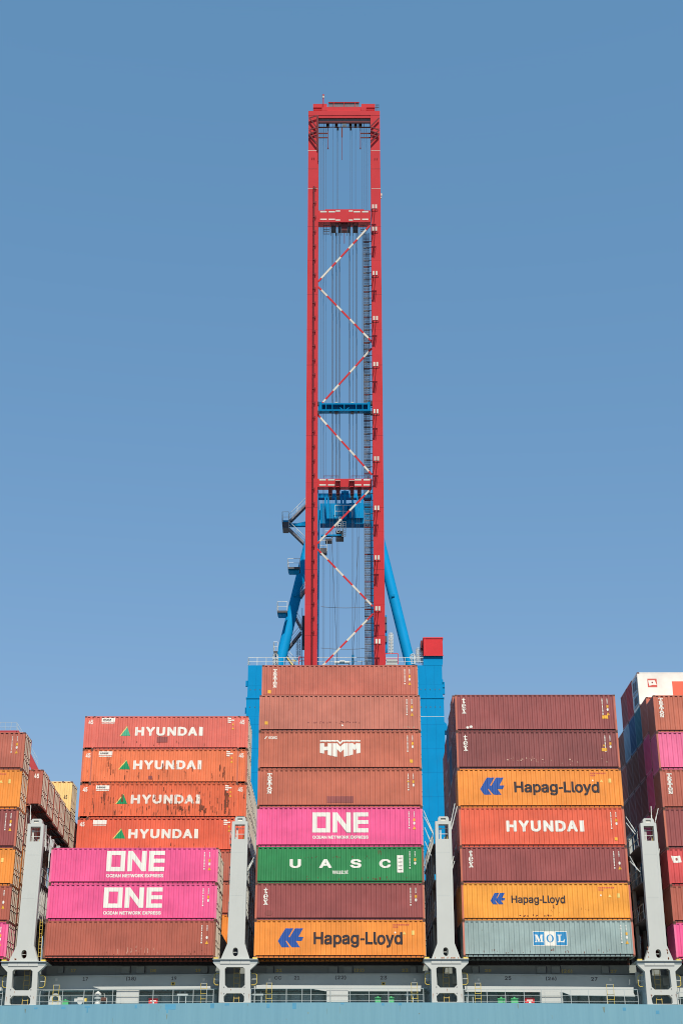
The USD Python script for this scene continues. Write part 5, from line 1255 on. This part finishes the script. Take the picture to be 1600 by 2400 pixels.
cage(911, 920.5, 1485, 1530, YL + 2, nb=8, nh=6, r=.035); C('cage_pole', rod(at(916, 1532, YL + 2.3), at(916, 1486, YL + 2.3), .08, 6), 'rail_white')
cage(975, 990, 1521, 1552, YL + 1.5, nb=12, nh=6, r=.035); cage(961.5, 972, 1535, 1558, YL + 1, nb=6, nh=2, r=.05); cage(640, 651.5, 1535, 1558, YL + .5, nb=6, nh=2, r=.05)
cage(694, 704, 1500, 1545, YL + 3.4, 'grating', nb=7, nh=8, r=.025)
zt = zt_l
railing('top_rail', [(xl_[0], YL + 2.4, zt), (xl_[0], YL + .05, zt), (at(708, 1558, YL)[0], YL + .05, zt)], 1.0, step=1.0)
railing('top_rail', [(at(742, 1558, YL)[0], YL + .05, zt), (at(872, 1558, YL)[0], YL + .05, zt)], 1.0, step=1.9)
railing('top_rail', [(at(905, 1558, YL)[0], YL + .05, zt), (at(992, 1558, YL)[0], YL + .05, zt)], 1.0, step=1.6)
railing('red_rail', [at(902.5, 1557, YL - .5), at(932.5, 1557, YL - .5)], 1.35, 'crane_red', r=.05, step=1.2); railing('red_rail', [at(700, 1558, YL - .5), at(713, 1558, YL - .5)], .95, 'crane_red', r=.05, step=.8)
C('cabinet', box(at(905, 1550, YL + .4)[0], at(931, 1550, YL + .4)[0], YL + .4, YL + .7, zt, zt + .95), 'ship_grey')
C('rope_drum', [rod(at(800, 1557, YL + 1) + [-.9, 0, .2], at(800, 1557, YL + 1) + [1.0, 0, .2], .18, 8), box(at(796, 1549, YL + .6)[0], at(808, 1549, YL + .6)[0], YL + .6, YL + .9, at(800, 1550, YL + .6)[2], at(800, 1548, YL + .6)[2])], 'rail_white')
C('gear_stand', [box(at(x, 1550, YL + 1)[0], at(x + 2, 1550, YL + 1)[0], YL + 1, YL + 1.2, zt, zt + .9) for x in (787.5, 817, 846, 858)], 'grating')
cl = at(680, 1557, YL + 2.5)
C('walk_stair_foot', [obar(at(672, 1541, YL + 2), at(686, 1560, YL + 2), .5, .12), obar(at(684, 1548, YL + 2), at(694, 1550, YL + 2), .5, .1)], 'letter_cream')
# stairs and platforms seen through the boom
YM = YL + 5
platform(787, 804, 1258, YM, 1.4, 1.6); platform(762, 778, 1264, YM, 1.2, 1.2); platform(750, 766, 1292, YM, 1.2, 1.5)
C('platform_tub', [box(at(787, 1250, YM)[0], at(805, 1250, YM)[0], YM + .05, YM + 1.3, at(795, 1261, YM)[2], at(795, 1244, YM)[2]), box(at(762, 1265, YM)[0], at(777, 1265, YM)[0], YM + .05, YM + 1.0, at(770, 1268, YM)[2], at(770, 1262, YM)[2])], 'dark_steel')
C('platform_tub', box(at(749, 1290, YM)[0], at(766, 1290, YM)[0], YM + .05, YM + 1.0, at(757, 1295, YM)[2], at(757, 1284, YM)[2]), 'dark_steel')
railing('platform_rail', [at(785, 1212, YM - .4), at(824, 1212, YM - .4)], 1.7, step=.8)
for x0, y0, x1, y1 in ((789, 1248, 795, 1212), (802, 1258, 803, 1222)):
    C('ladder', [rod(at(x0, y0, YM - .3), at(x1, y1, YM - .3), .05, 5), rod(at(x0 + 7, y0, YM - .3), at(x1 + 7, y1, YM - .3), .05, 5)] + [rod(at(x0 + (x1 - x0) * k / 7, y0 + (y1 - y0) * k / 7, YM - .3), at(x0 + 7 + (x1 - x0) * k / 7, y0 + (y1 - y0) * k / 7, YM - .3), .035, 5) for k in range(8)], 'rail_white')
C('access_beam', obar(at(752, 1256, YM), at(800, 1255, YM), .4, .2), 'crane_blue')

# red walkway far behind at the left edge
YG = D + 35
t = thing('red_gantry', 'red gantry beam with white railing behind the top of the far left stack', 'gantry', at(20, 1716, YG))
G = lambda n, m, mat: part(t, n, m, mat, world=True)
a, b = at(-80, 1712.5, YG), at(38, 1712.5, YG)
G('beam', box(a[0], b[0], YG, YG + 1.2, a[2] - 1.6, a[2]), 'dark_red')
G('rail', [rod(a + [0, 0, h], b + [0, 0, h], .016, 5) for h in (.35, .85)] + [rod(a + (b - a) * k / 9, a + (b - a) * k / 9 + [0, 0, .85], .016, 5) for k in range(10)] + [rod(at(41, 1712, YG), at(41, 1696, YG), .02, 5), rod(at(41, 1696, YG), at(88, 1778, YG), .018, 5), rod(at(41, 1706, YG), at(88, 1789, YG), .018, 5)] + [rod(at(41 + k * 7.8, 1712 + k * 14, YG), at(41 + k * 7.8, 1697 + k * 14, YG), .018, 5) for k in range(1, 7)], 'ship_grey')
G('sloping_beam', prism(pxpoly([(38, 1712.5), (44, 1712.5), (92, 1810), (76, 1812)], YG), YG, YG + 1.0), 'dark_red')

# ------------------------------------------------------------------ water and quay
def setting(name, mesh, mat):
    usdkit.mesh(stage, '/World/' + name, mesh, M[mat]); stage.GetPrimAtPath('/World/' + name).SetCustomDataByKey('kind', 'structure')


def quad(x0, x1, y0, y1, z): return trimesh.Trimesh(np.array([(x0, y0, z), (x1, y0, z), (x1, y1, z), (x0, y1, z)], float), np.array([(0, 1, 2), (0, 2, 3)]), process=False)


setting('water', quad(-4000, 4000, -4000, YL - 4.0, 0.0), 'water')
setting('quay', box(-4000, 4000, YL - 4.0, 4000, -9, ZQ), 'quay')
